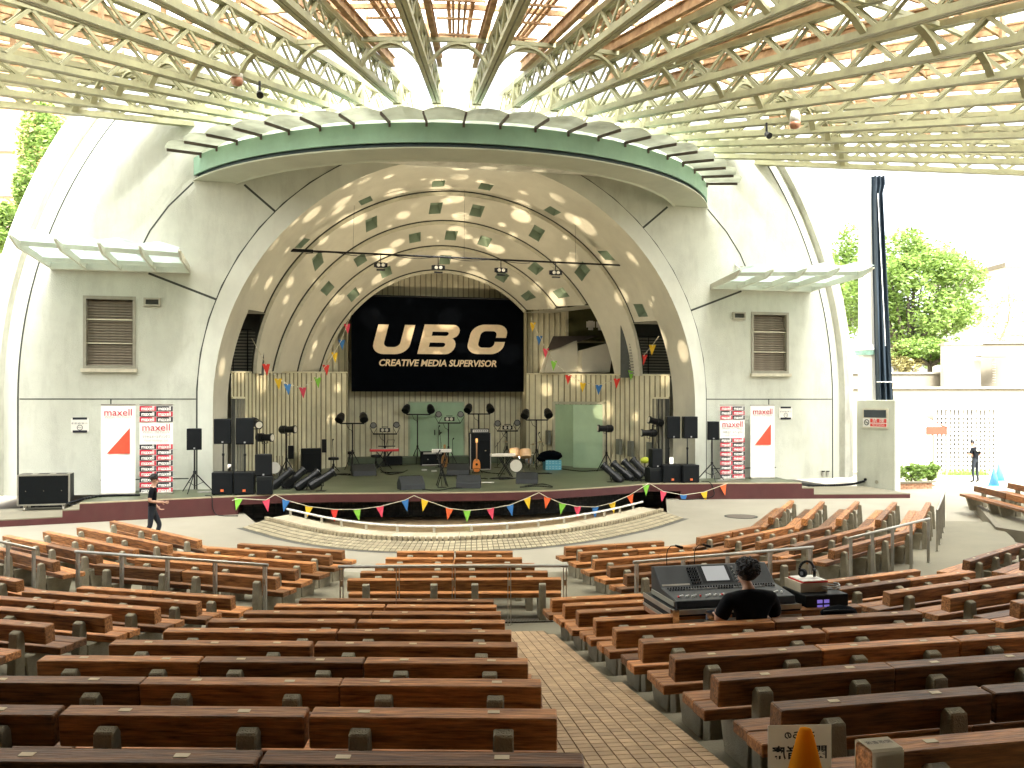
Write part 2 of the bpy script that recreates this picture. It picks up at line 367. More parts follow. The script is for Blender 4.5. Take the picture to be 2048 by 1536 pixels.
# ------------------------------------------------------------------ stage platform
lip_px = [(545, 989), (640, 987), (760, 986), (880, 985), (980, 984), (1080, 981.5), (1150, 978), (1225, 973), (1300, 967)]
lip = smooth_line([flr(x, y, ZS) for x, y in lip_px], 40)
wl_a, wl_b = flr(159, 1006, ZS), flr(425, 994, ZS)
wr_b = flr(1604, 965.5, ZS)
backL, backR = S(-15, .3, ZS), S(15, .3, ZS)
def lev(ps, z): return [Vector((p.x, p.y, z)) for p in ps]
outline = [wl_a, wl_b, *lip, wr_b, S(11.6, .2, ZS), S(8.6, .2, ZS), S(8.6, 10.2, ZS), S(-8.6, 10.2, ZS), S(-8.6, .2, ZS), S(-11.4, .2, ZS)]
sf = filled([outline], 'stage', m_stagefloor); tag(sf, kind='structure')
fr = [wl_a, wl_b, *lip, wr_b]
MB().grid([lev(fr, ZS-.03), lev(fr, ZS+.004), lev([p+(S(0, 1)-S(0, 0))*.10 for p in fr], ZS+.005)]).build('nosing', M('nosing', (.36, .31, .2), .6), sf)
vz0 = flr(482, 1052, 0)
def band(pts, z0, z1, name, mat): return MB().grid([lev(pts, z0), lev(pts, z1)]).build(name, mat, sf)
cutL = wl_b.lerp(lip[0], .42); cutR = lip[-1].lerp(wr_b, .20)
band([wl_a, wl_b, cutL], 0, ZS-.03, 'fascia', m_red); band([cutR, wr_b, S(11.6, .2)], 0, ZS-.03, 'fascia', m_red)
fp = [cutL, *lip, cutR]
for i in range(0, len(fp)-1, 3):
    seg = fp[i:i+4]; band(seg, ZS-.27, ZS-.03, 'fascia_panel', m_red)
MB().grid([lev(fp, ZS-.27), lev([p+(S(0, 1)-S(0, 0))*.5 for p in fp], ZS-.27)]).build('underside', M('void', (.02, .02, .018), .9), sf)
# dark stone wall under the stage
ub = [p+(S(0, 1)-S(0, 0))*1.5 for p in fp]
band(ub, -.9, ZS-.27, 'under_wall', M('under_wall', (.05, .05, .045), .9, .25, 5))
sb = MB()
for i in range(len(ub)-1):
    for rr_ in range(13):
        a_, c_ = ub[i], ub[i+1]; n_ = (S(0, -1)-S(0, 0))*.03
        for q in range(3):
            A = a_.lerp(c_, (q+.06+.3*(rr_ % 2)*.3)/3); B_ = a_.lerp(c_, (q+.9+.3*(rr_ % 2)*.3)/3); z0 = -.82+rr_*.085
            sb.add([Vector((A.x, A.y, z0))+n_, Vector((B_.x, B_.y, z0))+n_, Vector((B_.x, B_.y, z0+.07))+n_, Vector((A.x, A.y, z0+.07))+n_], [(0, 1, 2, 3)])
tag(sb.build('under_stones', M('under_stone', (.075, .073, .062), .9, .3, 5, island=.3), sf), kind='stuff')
for p in (cutL, cutR):
    q = p+(S(0, 1)-S(0, 0))*1.6; MB().grid([[Vector((p.x, p.y, z)), Vector((q.x, q.y, z))] for z in (-.85, ZS-.03)]).build('cheek', m_red, sf)
# wing ends: steps down to low platforms
for sgn, a_, nm in ((-1, wl_a, 'left'), (1, wr_b, 'right')):
    fdir = (wl_b-wl_a).normalized() if sgn < 0 else (wr_b-lip[-1]).normalized()
    o_ = -fdir if sgn < 0 else fdir; bk = S(0, 1)-S(0, 0); mm = MB(); mr = MB(); z = ZS; p = a_
    for k, (wd_, zz) in enumerate(((.42, .38), (5.2 if sgn < 0 else 3.4, .2 if sgn < 0 else .16))):
        q = p+o_*wd_; dep = bk*2.6
        P4 = [p, q, q+dep, p+dep]
        mm.quad(*lev(P4, zz)); mm.quad(*[Vector((*p.xy, zz)), Vector((*p.xy, z)), Vector((*(p+dep).xy, z)), Vector((*(p+dep).xy, zz))])
        mr.quad(*[Vector((*p.xy, 0)), Vector((*q.xy, 0)), Vector((*q.xy, zz-.03)), Vector((*p.xy, zz-.03))])
        mm.quad(*[Vector((*p.xy, zz-.03)), Vector((*q.xy, zz-.03)), Vector((*q.xy, zz)), Vector((*p.xy, zz))])
        p = q; z = zz
    mm.build('wing_platform', m_conc, sf); mr.build('wing_fascia', m_red, sf)
# raised strip at the back wall
bs = MB()
bs.bx(-3.7, 4.35, 9.2, 10.0, 0, .32); o_ = bs.build('back_step', M('back_step', (.075, .10, .06), .5, .2, 2), None, loc=S(0, 0, ZS), rotz=PHI); o_['kind'] = 'structure'
# ================================================================== BAND SHELL (local frame: u right, d back, z up)
SH = thing('band_shell', 'cream concrete band shell with nested arches behind the stage', 'band shell', S(0, 0, 0), PHI)
ARC = {'L0': (0., .02, 3.46, 8.74, 8.79), 'L0b': (0., .04, 3.19, 8.30, 8.44), 'A': (1.8, .15, 3.08, 8.14, 8.42), 'L1': (3.3, .18, 4.16, 7.31, 6.98), 'L2': (5., .18, 3.04, 6.80, 7.33), 'L3': (6.7, .26, 3.19, 6., 6.48), 'L4': (8.5, .36, 3.13, 5.26, 5.81)}
def tcut(k, z, side):                                  # angle where arc k reaches height z (side +1 right, -1 left)
    d, uc, zc, a, b_ = ARC[k]; t = math.asin(max(-.999, min(.999, (z-zc)/b_))); return t if side > 0 else pi-t
def apt(k, t, dd=0., grow=0.):
    d, uc, zc, a, b_ = ARC[k]; return Vector((uc+(a+grow)*(cos(t) if sin(t) > 0 else (1 if cos(t) > 0 else -1)), d+dd, zc+(b_+grow)*sin(t)))
ZTOP = 12.6
def outer(a, b_, d, zc=3.4, n=26):
    t0 = math.asin((ZS-.1-zc)/b_); t1 = math.asin(min(1, (ZTOP-zc)/b_)); R = [Vector((a*cos(max(0, t0+(t1-t0)*i/n)), d, zc+b_*sin(t0+(t1-t0)*i/n))) for i in range(n+1)]
    return R+[Vector((-p.x, p.y, p.z)) for p in reversed(R)]
def rect(u0, u1, z0, z1, d): return [Vector((u0, d, z0)), Vector((u1, d, z0)), Vector((u1, d, z1)), Vector((u0, d, z1))]
n = 60; ta, tb = tcut('L0', ZS-.1, 1), tcut('L0', ZS-.1, -1)
inner = [apt('L0', tb+(ta-tb)*i/n) for i in range(n+1)]
WIN = [(-12.10, -10.57), (10.59, 12.11)]
front = filled([outer(13.94, 14.7, 0.)+inner, rect(*WIN[0], 4.39, 6.65, 0), rect(*WIN[1], 4.39, 6.65, 0)], 'facade', m_stucco, SH)
# joints cut in the facade
def strip(p, q, w=.035, name='joint', d=-.004):
    P, Q = Vector((p[0], d, p[1])), Vector((q[0], d, q[1])); t = (Q-P).normalized(); s = Vector((-t.z, 0, t.x))*w/2
    return MB().quad(P-s, Q-s, Q+s, P+s).build(name, m_joint, front)
for sg in (-1, 1):
    strip((sg*8.78, 3.43), (sg*13.9, 3.43)); strip((sg*11.3, 3.43), (sg*11.3, 3.2), .04)
    strip((sg*6.32, 9.52), (sg*7.3, 10.35), .07); strip((sg*8.15, 6.62), (sg*10.2, 7.4), .07)
    cv = [(8.85, 10.35), (9.6, 9.55), (10.15, 8.75), (10.5, 8.0)]
    for a_, b_ in zip(cv, cv[1:]): strip((sg*a_[0], a_[1]), (sg*b_[0], b_[1]), .05)
    strip((sg*9, .9), (sg*11.6, .9), .035); 
    L = [p for p in outer(13.94, 14.7, -.004) if (p.x < 0) == (sg < 0)]
    for a_, b_ in zip(L, L[1:]): strip((a_.x, a_.z), (b_.x, b_.z), .05)
L = [apt('L0', tb+(ta-tb)*i/n, 0, .03) for i in range(0, n+1, 2)]
for a_, b_ in zip(L, L[1:]): strip((a_.x, a_.z), (b_.x, b_.z), .06)
# outer rim: recessed band, then the thick rounded edge of the shell
o1, o2, o3, o4 = outer(13.95, 14.71, .02), outer(14.42, 15.3, .28), outer(14.5, 15.4, .05), outer(15.15, 16.2, .5)
MB().grid([o1, o2]).build('rim_band', m_paint, SH, smooth=False)
MB().grid([o2, o3, [Vector((p.x*1.012, .02, p.z)) for p in o3], o4, outer(15.0, 16.0, 6), outer(13.4, 14.6, 12.5)]).build('rim', m_rim, SH)
filled([outer(13.4, 14.6, 12.5)], 'back_hull', m_rim, SH)
MB().grid([[Vector((-13, d, ZTOP-.002)), Vector((13, d, ZTOP-.002))] for d in (0.001, 12.5)]).build('roof_deck', m_rim, SH)
# arch ring and soffit
tr = lambda k, i, z0=ZS-.1: tcut(k, z0, -1)+(tcut(k, z0, 1)-tcut(k, z0, -1))*i/72
MB().grid([[apt('L0', tr('L0', i), .0) for i in range(73)], [apt('L0', tr('L0', i), -.07) for i in range(73)], [apt('L0b', tr('L0b', i), -.07) for i in range(73)]]).build('arch_ring', m_paint, SH)
MB().grid([[apt('L0b', tr('L0b', i), -.07) for i in range(73)], [apt('L0b', tr('L0b', i), .5, -.02) for i in range(73)], [apt('A', tr('A', i)) for i in range(73)]]).build('arch_soffit', m_shell, SH, smooth=True)
# nested rings with square niches
NIC = {'A': [(497, 595), (603, 485), (729, 397), (876, 361), (972, 367), (1109, 413), (1219, 505), (1281, 608)],
       'L1': [(632, 518), (742, 446), (871, 416), (954, 418), (1075, 463), (1167, 540)],
       'L2': [(651, 573), (718, 515), (829, 472), (902, 470), (969, 482), (1073, 533), (1130, 587)],
       'L3': [(704, 586), (771, 542), (890, 517), (1005, 549), (1062, 593)]}
order = ['A', 'L1', 'L2', 'L3', 'L4']; CUT = {'A': (6.5, 6.42), 'L1': (4.36, 4.36), 'L2': (4.42, 7.3), 'L3': (4.5, 7.3)}
for k, k2 in zip(order, order[1:]):
    zl, zr = CUT[k]; d1, d2 = ARC[k][0], ARC[k2][0]; dm = (d1+d2)/2
    ts = []
    for x, y in NIC[k]:
        u, z = SPX(x, y, dm); uc = (ARC[k][1]+ARC[k2][1])/2; zc = (ARC[k][2]+ARC[k2][2])/2; am = (ARC[k][3]+ARC[k2][3])/2; bmid = (ARC[k][4]+ARC[k2][4])/2
        ts.append(atan2((z-zc)/bmid, (u-uc)/am))
    hw = .235/((ARC[k][3]+ARC[k2][3])/2)
    fv = [0, .27, .73, 1] if k != 'A' else [0, .3, .72, 1]
    def ends(kk): return tcut(kk, zr, 1), tcut(kk, zl, -1)
    (ea, eb), (ea2, eb2) = ends(k), ends(k2)
    ts = [t for t in ts if max(ea, ea2)+hw < t < min(eb, eb2)-hw]
    nodes = sorted(set([ea+(eb-ea)*i/64 for i in range(65) if all(abs(ea+(eb-ea)*i/64-t) > hw*1.25 for t in ts)]+[t-hw for t in ts]+[t+hw for t in ts]))
    lo, hi = nodes[0], nodes[-1]
    def pt(t, f):                                      # interpolate so that the ends follow both cuts
        s = (t-lo)/(hi-lo); w0 = max(0, 1-s/.12); w1 = max(0, 1-(1-s)/.12)
        t2 = t+(ea2-ea)*w0+(eb2-eb)*w1
        return apt(k, t).lerp(apt(k2, t2, -.05, .18), f)
    ring = MB(); ring_o = None; nic = []
    for i in range(len(nodes)-1):
        t0, t1 = nodes[i], nodes[i+1]; isn = any(abs((t0+t1)/2-t) < hw*.3 for t in ts)
        for j in range(3):
            q = [pt(t0, fv[j]), pt(t1, fv[j]), pt(t1, fv[j+1]), pt(t0, fv[j+1])]
            if isn and j == 1: nic.append(q)
            else: ring.quad(*q)
    ro = ring.build('ring_panel', m_shell, SH, smooth=True)
    for q in nic:
        c_ = sum(q, Vector())/4; nn = (q[1]-q[0]).cross(q[3]-q[0]).normalized()
        if nn.dot(Vector((ARC[k][1], dm, ARC[k][2]))-c_) > 0: nn = -nn
        inn = [p.lerp(c_, .25)+nn*.32 for p in q]; nb = MB()
        for i in range(4): nb.quad(q[i], q[(i+1) % 4], inn[(i+1) % 4], inn[i])
        nb.quad(*inn); nb.build('niche', m_niche, ro)
    # lip at the mouth of the next ring
    te = [tcut(k2, zl if k2 != 'L4' else 4.5, -1)+(tcut(k2, (CUT[k2][1] if k2 in CUT else 7.3), 1)-tcut(k2, (CUT[k2][0] if k2 in CUT else 4.5), -1))*i/64 for i in range(65)]
    te = [tcut(k2, (CUT[k2][0] if k2 in CUT else 4.5), -1)+(tcut(k2, (CUT[k2][1] if k2 in CUT else 7.3), 1)-tcut(k2, (CUT[k2][0] if k2 in CUT else 4.5), -1))*i/64 for i in range(65)]
    MB().grid([[apt(k2, t, -.05, .12) for t in te], [apt(k2, t, -.09, .12) for t in te], [apt(k2, t, -.09, 0) for t in te], [apt(k2, t, .02, 0) for t in te]]).build('lip', M('lip', (.55, .54, .43), .6), ro)
    MB().grid([[apt(k2, t, -.05, .19) for t in te], [apt(k2, t, -.05, .11) for t in te]]).build('shadow_gap', m_joint, ro)
    for t0, tt0, z_, e_ in ((ea, ea2, zr, 1), (eb, eb2, zl, -1)):         # underside where a ring stops above the ledge
        p, q = apt(k, t0), apt(k2, tt0); ox = Vector((e_*1.2, 0, 0))
        MB().quad(p, q, q+ox, p+ox).build('ring_end', m_shell, ro)
# ---- lower side walls with vertical battens, upper infill, back wall
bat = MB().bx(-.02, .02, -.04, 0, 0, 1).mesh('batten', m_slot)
def wall(pts, z0, z1a, z1b, name, battens=True, step=.29, mat=m_rib, skip=None):
    rows = []; T = 0; S_ = [0]
    for a_, b_ in zip(pts, pts[1:]): T += hypot(b_[0]-a_[0], b_[1]-a_[1]); S_.append(T)
    zt = lambda s: z1a+(z1b-z1a)*s/T
    wo = MB().grid([[Vector((p[0], p[1], z0)) for p in pts], [Vector((p[0], p[1], zt(s))) for p, s in zip(pts, S_)]]).build(name, mat, SH)
    if battens:
        s = step/2
        while s < T:
            i = next(j for j in range(len(S_)-1) if S_[j+1] >= s); f = (s-S_[i])/(S_[i+1]-S_[i]); a_, b_ = pts[i], pts[i+1]
            x, y = a_[0]+(b_[0]-a_[0])*f, a_[1]+(b_[1]-a_[1])*f
            zb = z0
            if skip and skip[0] < s < skip[1]: zb = skip[2]
            o = link('batten', bat, wo, (x, y, zb), atan2(b_[1]-a_[1], b_[0]-a_[0])); o.scale = (1, 1, zt(s)-zb); s += step
    return wo, T
LW = [(-7.87, 1.82), (-7.62, 2.5), (-7.3, 3.3), (-6.6, 5), (-5.6, 6.7), (-4.6, 7.8), (-3.75, 8.5)]
RW = [(4.15, 8.5), (4.9, 7.9), (6.05, 6.7), (6.95, 5), (7.6, 3.3), (7.95, 2.5), (8.16, 1.82)]
lw, LT = wall(LW, ZS, 4.33, 4.55, 'side_wall', skip=(-1, .98, 3.52)); rw, RT = wall(RW, ZS, 4.58, 4.32, 'side_wall', skip=(RT_ if False else 6.95, 99, 3.45))
for W_ in (LW, RW):
    MB().grid([[Vector((p[0], p[1], 4.33+.22*((p[1]-1.8)/6.7))) for p in W_], [Vector((p[0]*1.0+(1.2 if p[0] > 0 else -1.2), p[1]+.5, 4.33+.22*((p[1]-1.8)/6.7))) for p in W_]]).build('ledge', m_shell, SH)
for W_, o_ in ((LW, lw), (RW, rw)):
    MB().tube([Vector((p[0], p[1]-.02, 4.35+.22*((p[1]-1.8)/6.7))) for p in W_], .035, 6).build('coping', m_batten, o_)
# doorways near the arch (dark recess with folding boards)
for W_, o_, idx in ((LW, lw, (0, 1)), (RW, rw, (6, 5))):
    a_, b_ = Vector((*W_[idx[0]], 0)), Vector((*W_[idx[1]], 0)); b_ = a_+(b_-a_).normalized()*.98; t = (b_-a_).normalized(); nrm = Vector((t.y, -t.x, 0)) * (1 if W_ is LW else -1); nrm = nrm if nrm.y < 0 or True else -nrm
    inw = Vector((1 if W_ is LW else -1, -.25, 0)).normalized()
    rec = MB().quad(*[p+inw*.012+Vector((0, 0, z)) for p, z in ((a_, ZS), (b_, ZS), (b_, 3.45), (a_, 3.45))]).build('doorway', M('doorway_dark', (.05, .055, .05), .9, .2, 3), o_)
    for f in (.3, .52, .74, .95):
        c_ = a_.lerp(b_, f)+inw*.04; MB().bc(c_+Vector((0, 0, 2.)), (.07, .07, 2.9)).build('folding_board', M('folding_board', (.30, .29, .22), .7), rec)
    MB().bar(a_+inw*.03+Vector((0, 0, 3.48)), b_+inw*.03+Vector((0, 0, 3.48)), .06, .07).build('lintel', m_batten, rec)
bw, _ = wall([(-3.75, 8.52), (-3.72, 10.), (4.3, 10.), (4.15, 8.52)], ZS, 9.2, 9.2, 'back_wall', step=.245)
# infill above the ledge beside the inner arch, and the control-room window on the right
uw, _ = wall([(-6.2, 8.9), (-3.75, 8.9)], 4.4, 9, 9, 'upper_wall', step=.25); uw2, _ = wall([(4.15, 8.9), (6.1, 8.7)], 4.4, 7.6, 7.6, 'upper_wall', step=.25)
cr = MB().bx(6.1, 9, 8.6, 8.7, 4.4, 9).build('control_room', M('control_room', (.06, .065, .04), .8, .3, 2), SH)
MB().bx(5.98, 6.1, 8.5, 8.62, 4.4, 7.6).build('window_frame', m_batten, cr); MB().bx(6.1, 9, 8.5, 8.6, 6.0, 6.1).build('sill', m_batten, cr)
MB().bx(6.1, 9, 8.53, 8.56, 6.1, 7.6).build('pane', M('window_pane', (.10, .10, .045), .12, .3, 1.2), cr)
shm = MB().bx(-.11, .11, -.02, .02, -.42, 0).bx(-.2, -.1, -.018, .018, -.3, -.03).bx(.1, .2, -.018, .018, -.3, -.03)
for x_ in (7.15, 7.62): shm.build('hanging_shirt', m_white, cr, loc=(x_, 8.5, 7.0))
# tilted ceiling blocks lying on the ledge
rb = MB(); rb.prism([(4.6, 4.6), (4.9, 5.5), (6.1, 6.0), (6.2, 4.6)], 7.2, 8.0, 'y').build('acoustic_block', m_shell, SH)
MB().quad((4.7, 7.15, 5.5), (5.3, 8.2, 6.25), (7.4, 8.0, 6.3), (6.3, 7.0, 6.0)).build('block_top', M('dark_board', (.10, .08, .07), .8), SH)
MB().prism([(6.15, 4.6), (6.15, 5.55), (7.6, 5.95), (7.4, 4.6)], 6.6, 7.2, 'y').build('acoustic_block', m_shell, SH)
# side openings with louvres behind the first ring
for sg in (-1, 1):
    lo_ = MB(); 
    for i in range(13): z = 4.45+i*.115; lo_.bx(min(sg*7.2, sg*9.3), max(sg*7.2, sg*9.3), 3.6, 3.66, z, z+.05)
    sd = lo_.build('louvre_bank', M('louvre_grey', (.30, .31, .26), .6), SH); MB().bx(min(sg*6.9, sg*9.6), max(sg*6.9, sg*9.6), 3.8, 3.85, 4.3, 8).build('louvre_back', M('louvre_back', (.09, .10, .095), .8), sd)
    for u_ in (7.45, 7.95): MB().cyl((sg*u_, 3.5, 4.4), (sg*u_, 3.5, 5.95), .022).build('guard_post', m_dark, sd)
    MB().bar((sg*7.3, 3.5, 5.95), (sg*8.3, 3.5, 5.95), .04, .04).build('guard_rail', m_dark, sd)
# ---- doors
def door_leaf(w, h, parent, loc, rotz, handle_side):
    o = MB().bx(0, w, -.025, .025, 0, h).build('door', m_door, parent, loc=loc, rotz=rotz); hx = w-.1 if handle_side > 0 else .1
    MB().cyl((hx, -.07, 1.0), (hx, -.02, 1.0), .025).bx(hx-.02, hx+.02, -.035, -.02, .93, 1.17).build('handle', m_dark, o); return o
cd = MB().bx(-.98, 1.58, 9.9, 9.96, ZS+.32, 3.33).build('door_frame', M('door_frame', (.42, .48, .33), .6), SH)
door_leaf(1.2, 2.4, SH, (-.9, 9.86, ZS+.33), 0, 1); door_leaf(1.2, 2.4, SH, (.32, 9.86, ZS+.33), 0, -1)
pa, pb = Vector((5.22, 7.48, ZS)), Vector((6.72, 5.35, ZS)); tdir = (pb-pa).normalized(); offn = Vector((-tdir.y, tdir.x, 0)); offn = offn if offn.x < 0 else -offn
fr_ = MB()
for f0, f1, z0, z1 in ((-.04, .02, 0, 2.75), (.98, 1.04, 0, 2.75), (-.04, 1.04, 2.68, 2.78)):
    A, B_ = pa.lerp(pb, f0), pa.lerp(pb, f1); fr_.bar(A+Vector((0, 0, (z0+z1)/2))+offn*.05, B_+Vector((0, 0, (z0+z1)/2))+offn*.05, .1, z1-z0)
rdf = fr_.build('door_frame', M('door_frame2', (.5, .5, .38), .6), SH)
ang = atan2(tdir.y, tdir.x); Ld = (pb-pa).length
door_leaf(Ld/2-.02, 2.66, SH, pa+offn*.07, ang, 1); door_leaf(Ld/2-.02, 2.66, SH, pb+offn*.07, ang+pi+radians(24), 1)
# wall boxes
for p, s in (((-4.72, 7.6, 1.5), .42), ((-6.0, 5.9, 1.35), .4)): MB().bc(p, (.22, .12, s*1.3)).build('socket_box', m_dark, SH)
for p in ((5.05, 7.75, 1.75), (7.35, 3.62, 1.45), (7.75, 2.6, 1.45), (7.1, 4.3, 1.5)): MB().bc(Vector(p)+Vector((-.12, -.05, 0)), (.12, .42, .62)).build('socket_box', M('socket_box', (.16, .17, .14), .5), SH)
# ---- louvred windows
for (u0, u1) in WIN:
    sg = -1 if u0 < 0 else 1
    wn = MB()
    for a_, b_, z0, z1 in ((u0, u0+.09, 4.39, 6.65), (u1-.09, u1, 4.39, 6.65), (u0+.09, u1-.09, 6.55, 6.65), (u0+.09, u1-.09, 4.39, 4.47)): wn.bx(a_, b_, -.03, .30, z0, z1)
    wo = wn.build('window', M('window_frame', (.30, .285, .22), .6, .12, 4), SH)
    MB().bx(u0-.05, u1+.05, -.14, .05, 4.27, 4.38).build('sill', M('sill', (.58, .54, .41), .7), wo)
    MB().bx(u0, u1, .30, .33, 4.39, 6.65).build('back_panel', M('shutter_back', (.06, .055, .04), .9), wo)
    slat = MB().prism([(-.05, -.03), (-.045, -.04), (.05, .035), (.045, .045)], u0+.09, u1-.09, 'x').mesh('slat', M('slat', (.34, .285, .215), .6, .15, 5))
    for i in range(24): link('slat', slat, wo, (0, .16, 4.52+i*.085))
    for z in (5.16, 5.9): MB().bx(u0+.09, u1-.09, .02, .06, z, z+.03).build('mullion', m_batten, wo)
    v0 = -10.33 if sg < 0 else 9.83
    vn = MB()
    for a_, b_, z0, z1 in ((0, .06, 0, .26), (.44, .5, 0, .26), (.06, .44, .21, .26), (.06, .44, 0, .05)): vn.bx(v0+a_, v0+b_, -.1, .0, 6.36+z0, 6.36+z1)
    vo = vn.build('vent', M('vent_frame', (.36, .34, .26), .6), SH); MB().bx(v0+.05, v0+.45, -.03, -.006, 6.4, 6.58).build('vent_grille', m_joint, vo)
    # glass canopy on brackets
    cp = MB(); ua, ub_ = sg*13.0, sg*8.95
    wall_line = [Vector((ua+(ub_-ua)*i/4, -.12, 7.5)) for i in range(5)]
    out = []
    for i in range(5): e = 3.8+(2.35-3.8)*i/4; out.append(Vector((ua+(ub_-ua)*i/4, -e, 7.76)))
    co = MB().bx(min(ua, ub_), max(ua, ub_), -.2, -.01, 7.42, 7.62).build('canopy', m_paint, SH)
    for i in range(5):
        a_, b_ = wall_line[i]+Vector((0, -.08, 0)), out[i]; mid_ = b_.lerp(a_, .18)
        q = [a_+Vector((0, 0, -.04)), a_+Vector((0, 0, .12)), b_+Vector((0, 0, .05)), b_+Vector((0, 0, .0)), mid_+Vector((0, 0, -.16))]
        f_ = MB(); 
        f_.add([p+Vector((s_*.035, 0, 0)) for s_ in (-1, 1) for p in q], [(4, 3, 2, 1, 0), (5, 6, 7, 8, 9)]+[(j, (j+1) % 5, 5+(j+1) % 5, 5+j) for j in range(5)]); f_.build('canopy_fin', m_paint, co)
    for i in range(4):
        for f in (.25, .78):
            P, Q = wall_line[i].lerp(out[i], f), wall_line[i+1].lerp(out[i+1], f); MB().bar(P+Vector((0, 0, .01)), Q+Vector((0, 0, .01)), .05, .13).build('canopy_rail', m_paint, co)
        up = Vector((0, 0, .1)); rows = []
        for j in range(6):
            f = j/5; rows.append([wall_line[i].lerp(out[i], 1.02*f)+up, wall_line[i].lerp(out[i], 1.02*f).lerp(wall_line[i+1].lerp(out[i+1], 1.02*f), .5)+up+Vector((0, 0, .12)), wall_line[i+1].lerp(out[i+1], 1.02*f)+up])
        MB().grid(rows).build('canopy_pane', m_glass, co)
    for i in (1, 3):
        hi_ = Vector((ua+(ub_-ua)*i/4, -.02, 8.35)); MB().cyl(hi_, out[i].lerp(wall_line[i], .25)+Vector((sg*.5, 0, 0)), .035, n=6).build('tie_rod', m_paint, co); MB().cyl(hi_, out[i].lerp(wall_line[i], .3)+Vector((-sg*.5, 0, 0)), .035, n=6).build('tie_rod', m_paint, co)
# ---- curved green visor over the arch with its brim of sheets
VC, VR = 4.55, 9.95; a_end = math.acos(VC/VR)
def vp(r, a, z): return Vector((r*sin(a), VC-r*cos(a), z))
ZV = 10.4
va = [-a_end+2*a_end*i/60 for i in range(61)]
vis_o = MB().grid([[vp(VR-.08, a, ZV+.17) for a in va], [vp(VR, a, ZV+.17) for a in va], [vp(VR, a, ZV+.72) for a in va], [vp(VR-1.15, a, ZV+.75) for a in va], [vp(VR-1.15, a, ZV) for a in va]]).build('visor', m_visor, SH, smooth=False)
MB().grid([[vp(VR-.05, a, ZV+.165) for a in va], [vp(VR-.12, a, ZV+.16) for a in va], [vp(VR-.12, a, ZV+.04) for a in va]]).build('groove', m_groove, vis_o)
MB().grid([[vp(VR-.12, a, ZV+.05) for a in va], [vp(VR+.01, a, ZV+.04) for a in va], [vp(VR+.01, a, ZV) for a in va], [vp(VR-1.08, a, ZV-.01) for a in va], [vp(VR-1.15, a, ZV-.05) for a in va], [vp(VR-1.17, a, ZV+.1) for a in va]]).build('soffit', m_visor2, vis_o)
MB().grid([[vp(VR-1.15, a, ZV+.751) for a in va], [Vector((vp(VR-1.15, a, 0).x*.9, .02, ZV+.9)) for a in va]]).build('visor_deck', m_rim, vis_o)
NBR = 21; ba = [-a_end+.06+(2*a_end-.12)*i/(NBR-1) for i in range(NBR)]
for i, a in enumerate(ba):
    br = MB(); br.bar(vp(VR-.02, a, ZV+.72), vp(VR+1.08, a, ZV+.64), .04, .085).bar(vp(VR+.02, a, ZV+.6), vp(VR+.02, a, ZV+.76), .06, .06); br.build('bracket', M('bracket_brown', (.10, .075, .06), .6, .2, 4), vis_o)
    if i < NBR-1:
        rows = []
        for j in range(6):
            f = j/5; rows.append([vp(VR-.02+(1.16+.12*sin(pi*s))*f, a+(ba[i+1]-a)*s, ZV+.79-.12*f+.08*sin(pi*s)*(.3+.7*f)) for s in (0, .15, .3, .5, .7, .85, 1)])
        MB().grid(rows).build('brim_sheet', m_brim, vis_o)
# low parapet with railing behind the brim
pa_ = [-.95+1.9*i/30 for i in range(31)]
pw = MB().grid([[vp(VR-1.2, a, ZV+.76) for a in pa_], [vp(VR-1.2, a, ZV+1.55) for a in pa_], [vp(VR-1.4, a, ZV+1.55) for a in pa_]]).build('parapet', m_paint, SH)
# ================================================================== ROOF OVER THE SEATS
AX, AY, AZ = -2.3925, 36.2, ZE+10.2713; R_S, R_T, R_G, R_MID, R_DE, R_E = -.1134, -.0332, .0016, .2393, .1114, -.1234e-3
def rth(i): j = i-10; return R_MID+R_DE*j+R_E*j**3
def rsl(th): return R_S+R_T*cos(th-R_MID)+R_G*sin(th-R_MID)
def rp(R, th, dz=0.): return Vector((AX+R*sin(th), AY-R*cos(th), AZ+R*rsl(th)+dz))
RF = thing('canopy_roof', 'fan-shaped roof of pale green lattice trusses over the seats', 'roof', (AX, AY, AZ))
RO = Vector((-AX, -AY, -AZ))
TR0, TR1 = 8.6, 46.
bot = MB(); top = MB(); lat = MB(); Lt = TR1-TR0
for s in (-1, 1):
    bot.bx(0, Lt, s*.062-.045, s*.062+.045, 0, .14).bx(0, Lt, s*.112-.008, s*.112+.008, -.012, .05)
    top.bx(0, Lt, s*.062-.045, s*.062+.045, .62, .76)
    for i in range(int(Lt/1.3)+1):
        x = i*1.3
        for a_, b_ in ((x, x+.65), (x+1.3, x+.65)):
            if max(a_, b_) < Lt: lat.bar((a_, s*.075, .11), (b_, s*.075, .64), .08, .04, (0, 1, 0))
    for i in range(int(Lt/1.3)+1):
        if i*1.3 < Lt-.2: lat.bx(i*1.3-.14+.14, i*1.3+.28, s*.075-.02, s*.075+.02, .11, .17)
me_b, me_t, me_l = bot.mesh('bottom_chord', m_truss), top.mesh('top_chord', m_truss), lat.mesh('lattice', m_truss)
TRU = []
for i in range(21):
    th = rth(i); d = Vector((sin(th), -cos(th), rsl(th))).normalized(); y = Vector((0, 0, 1)).cross(d).normalized(); z = d.cross(y)
    o = link('truss', me_b, RF, rp(TR0, th)+RO); o.rotation_euler = Matrix((d, y, z)).transposed().to_euler(); TRU.append(o)
    link('top_chord', me_t, o); tag(link('lattice', me_l, o), kind='stuff')
    # bearing clamps near the shell
    MB().bx(2.0, 2.12, -.14, .14, -.04, .82).build('clamp', m_truss, o)
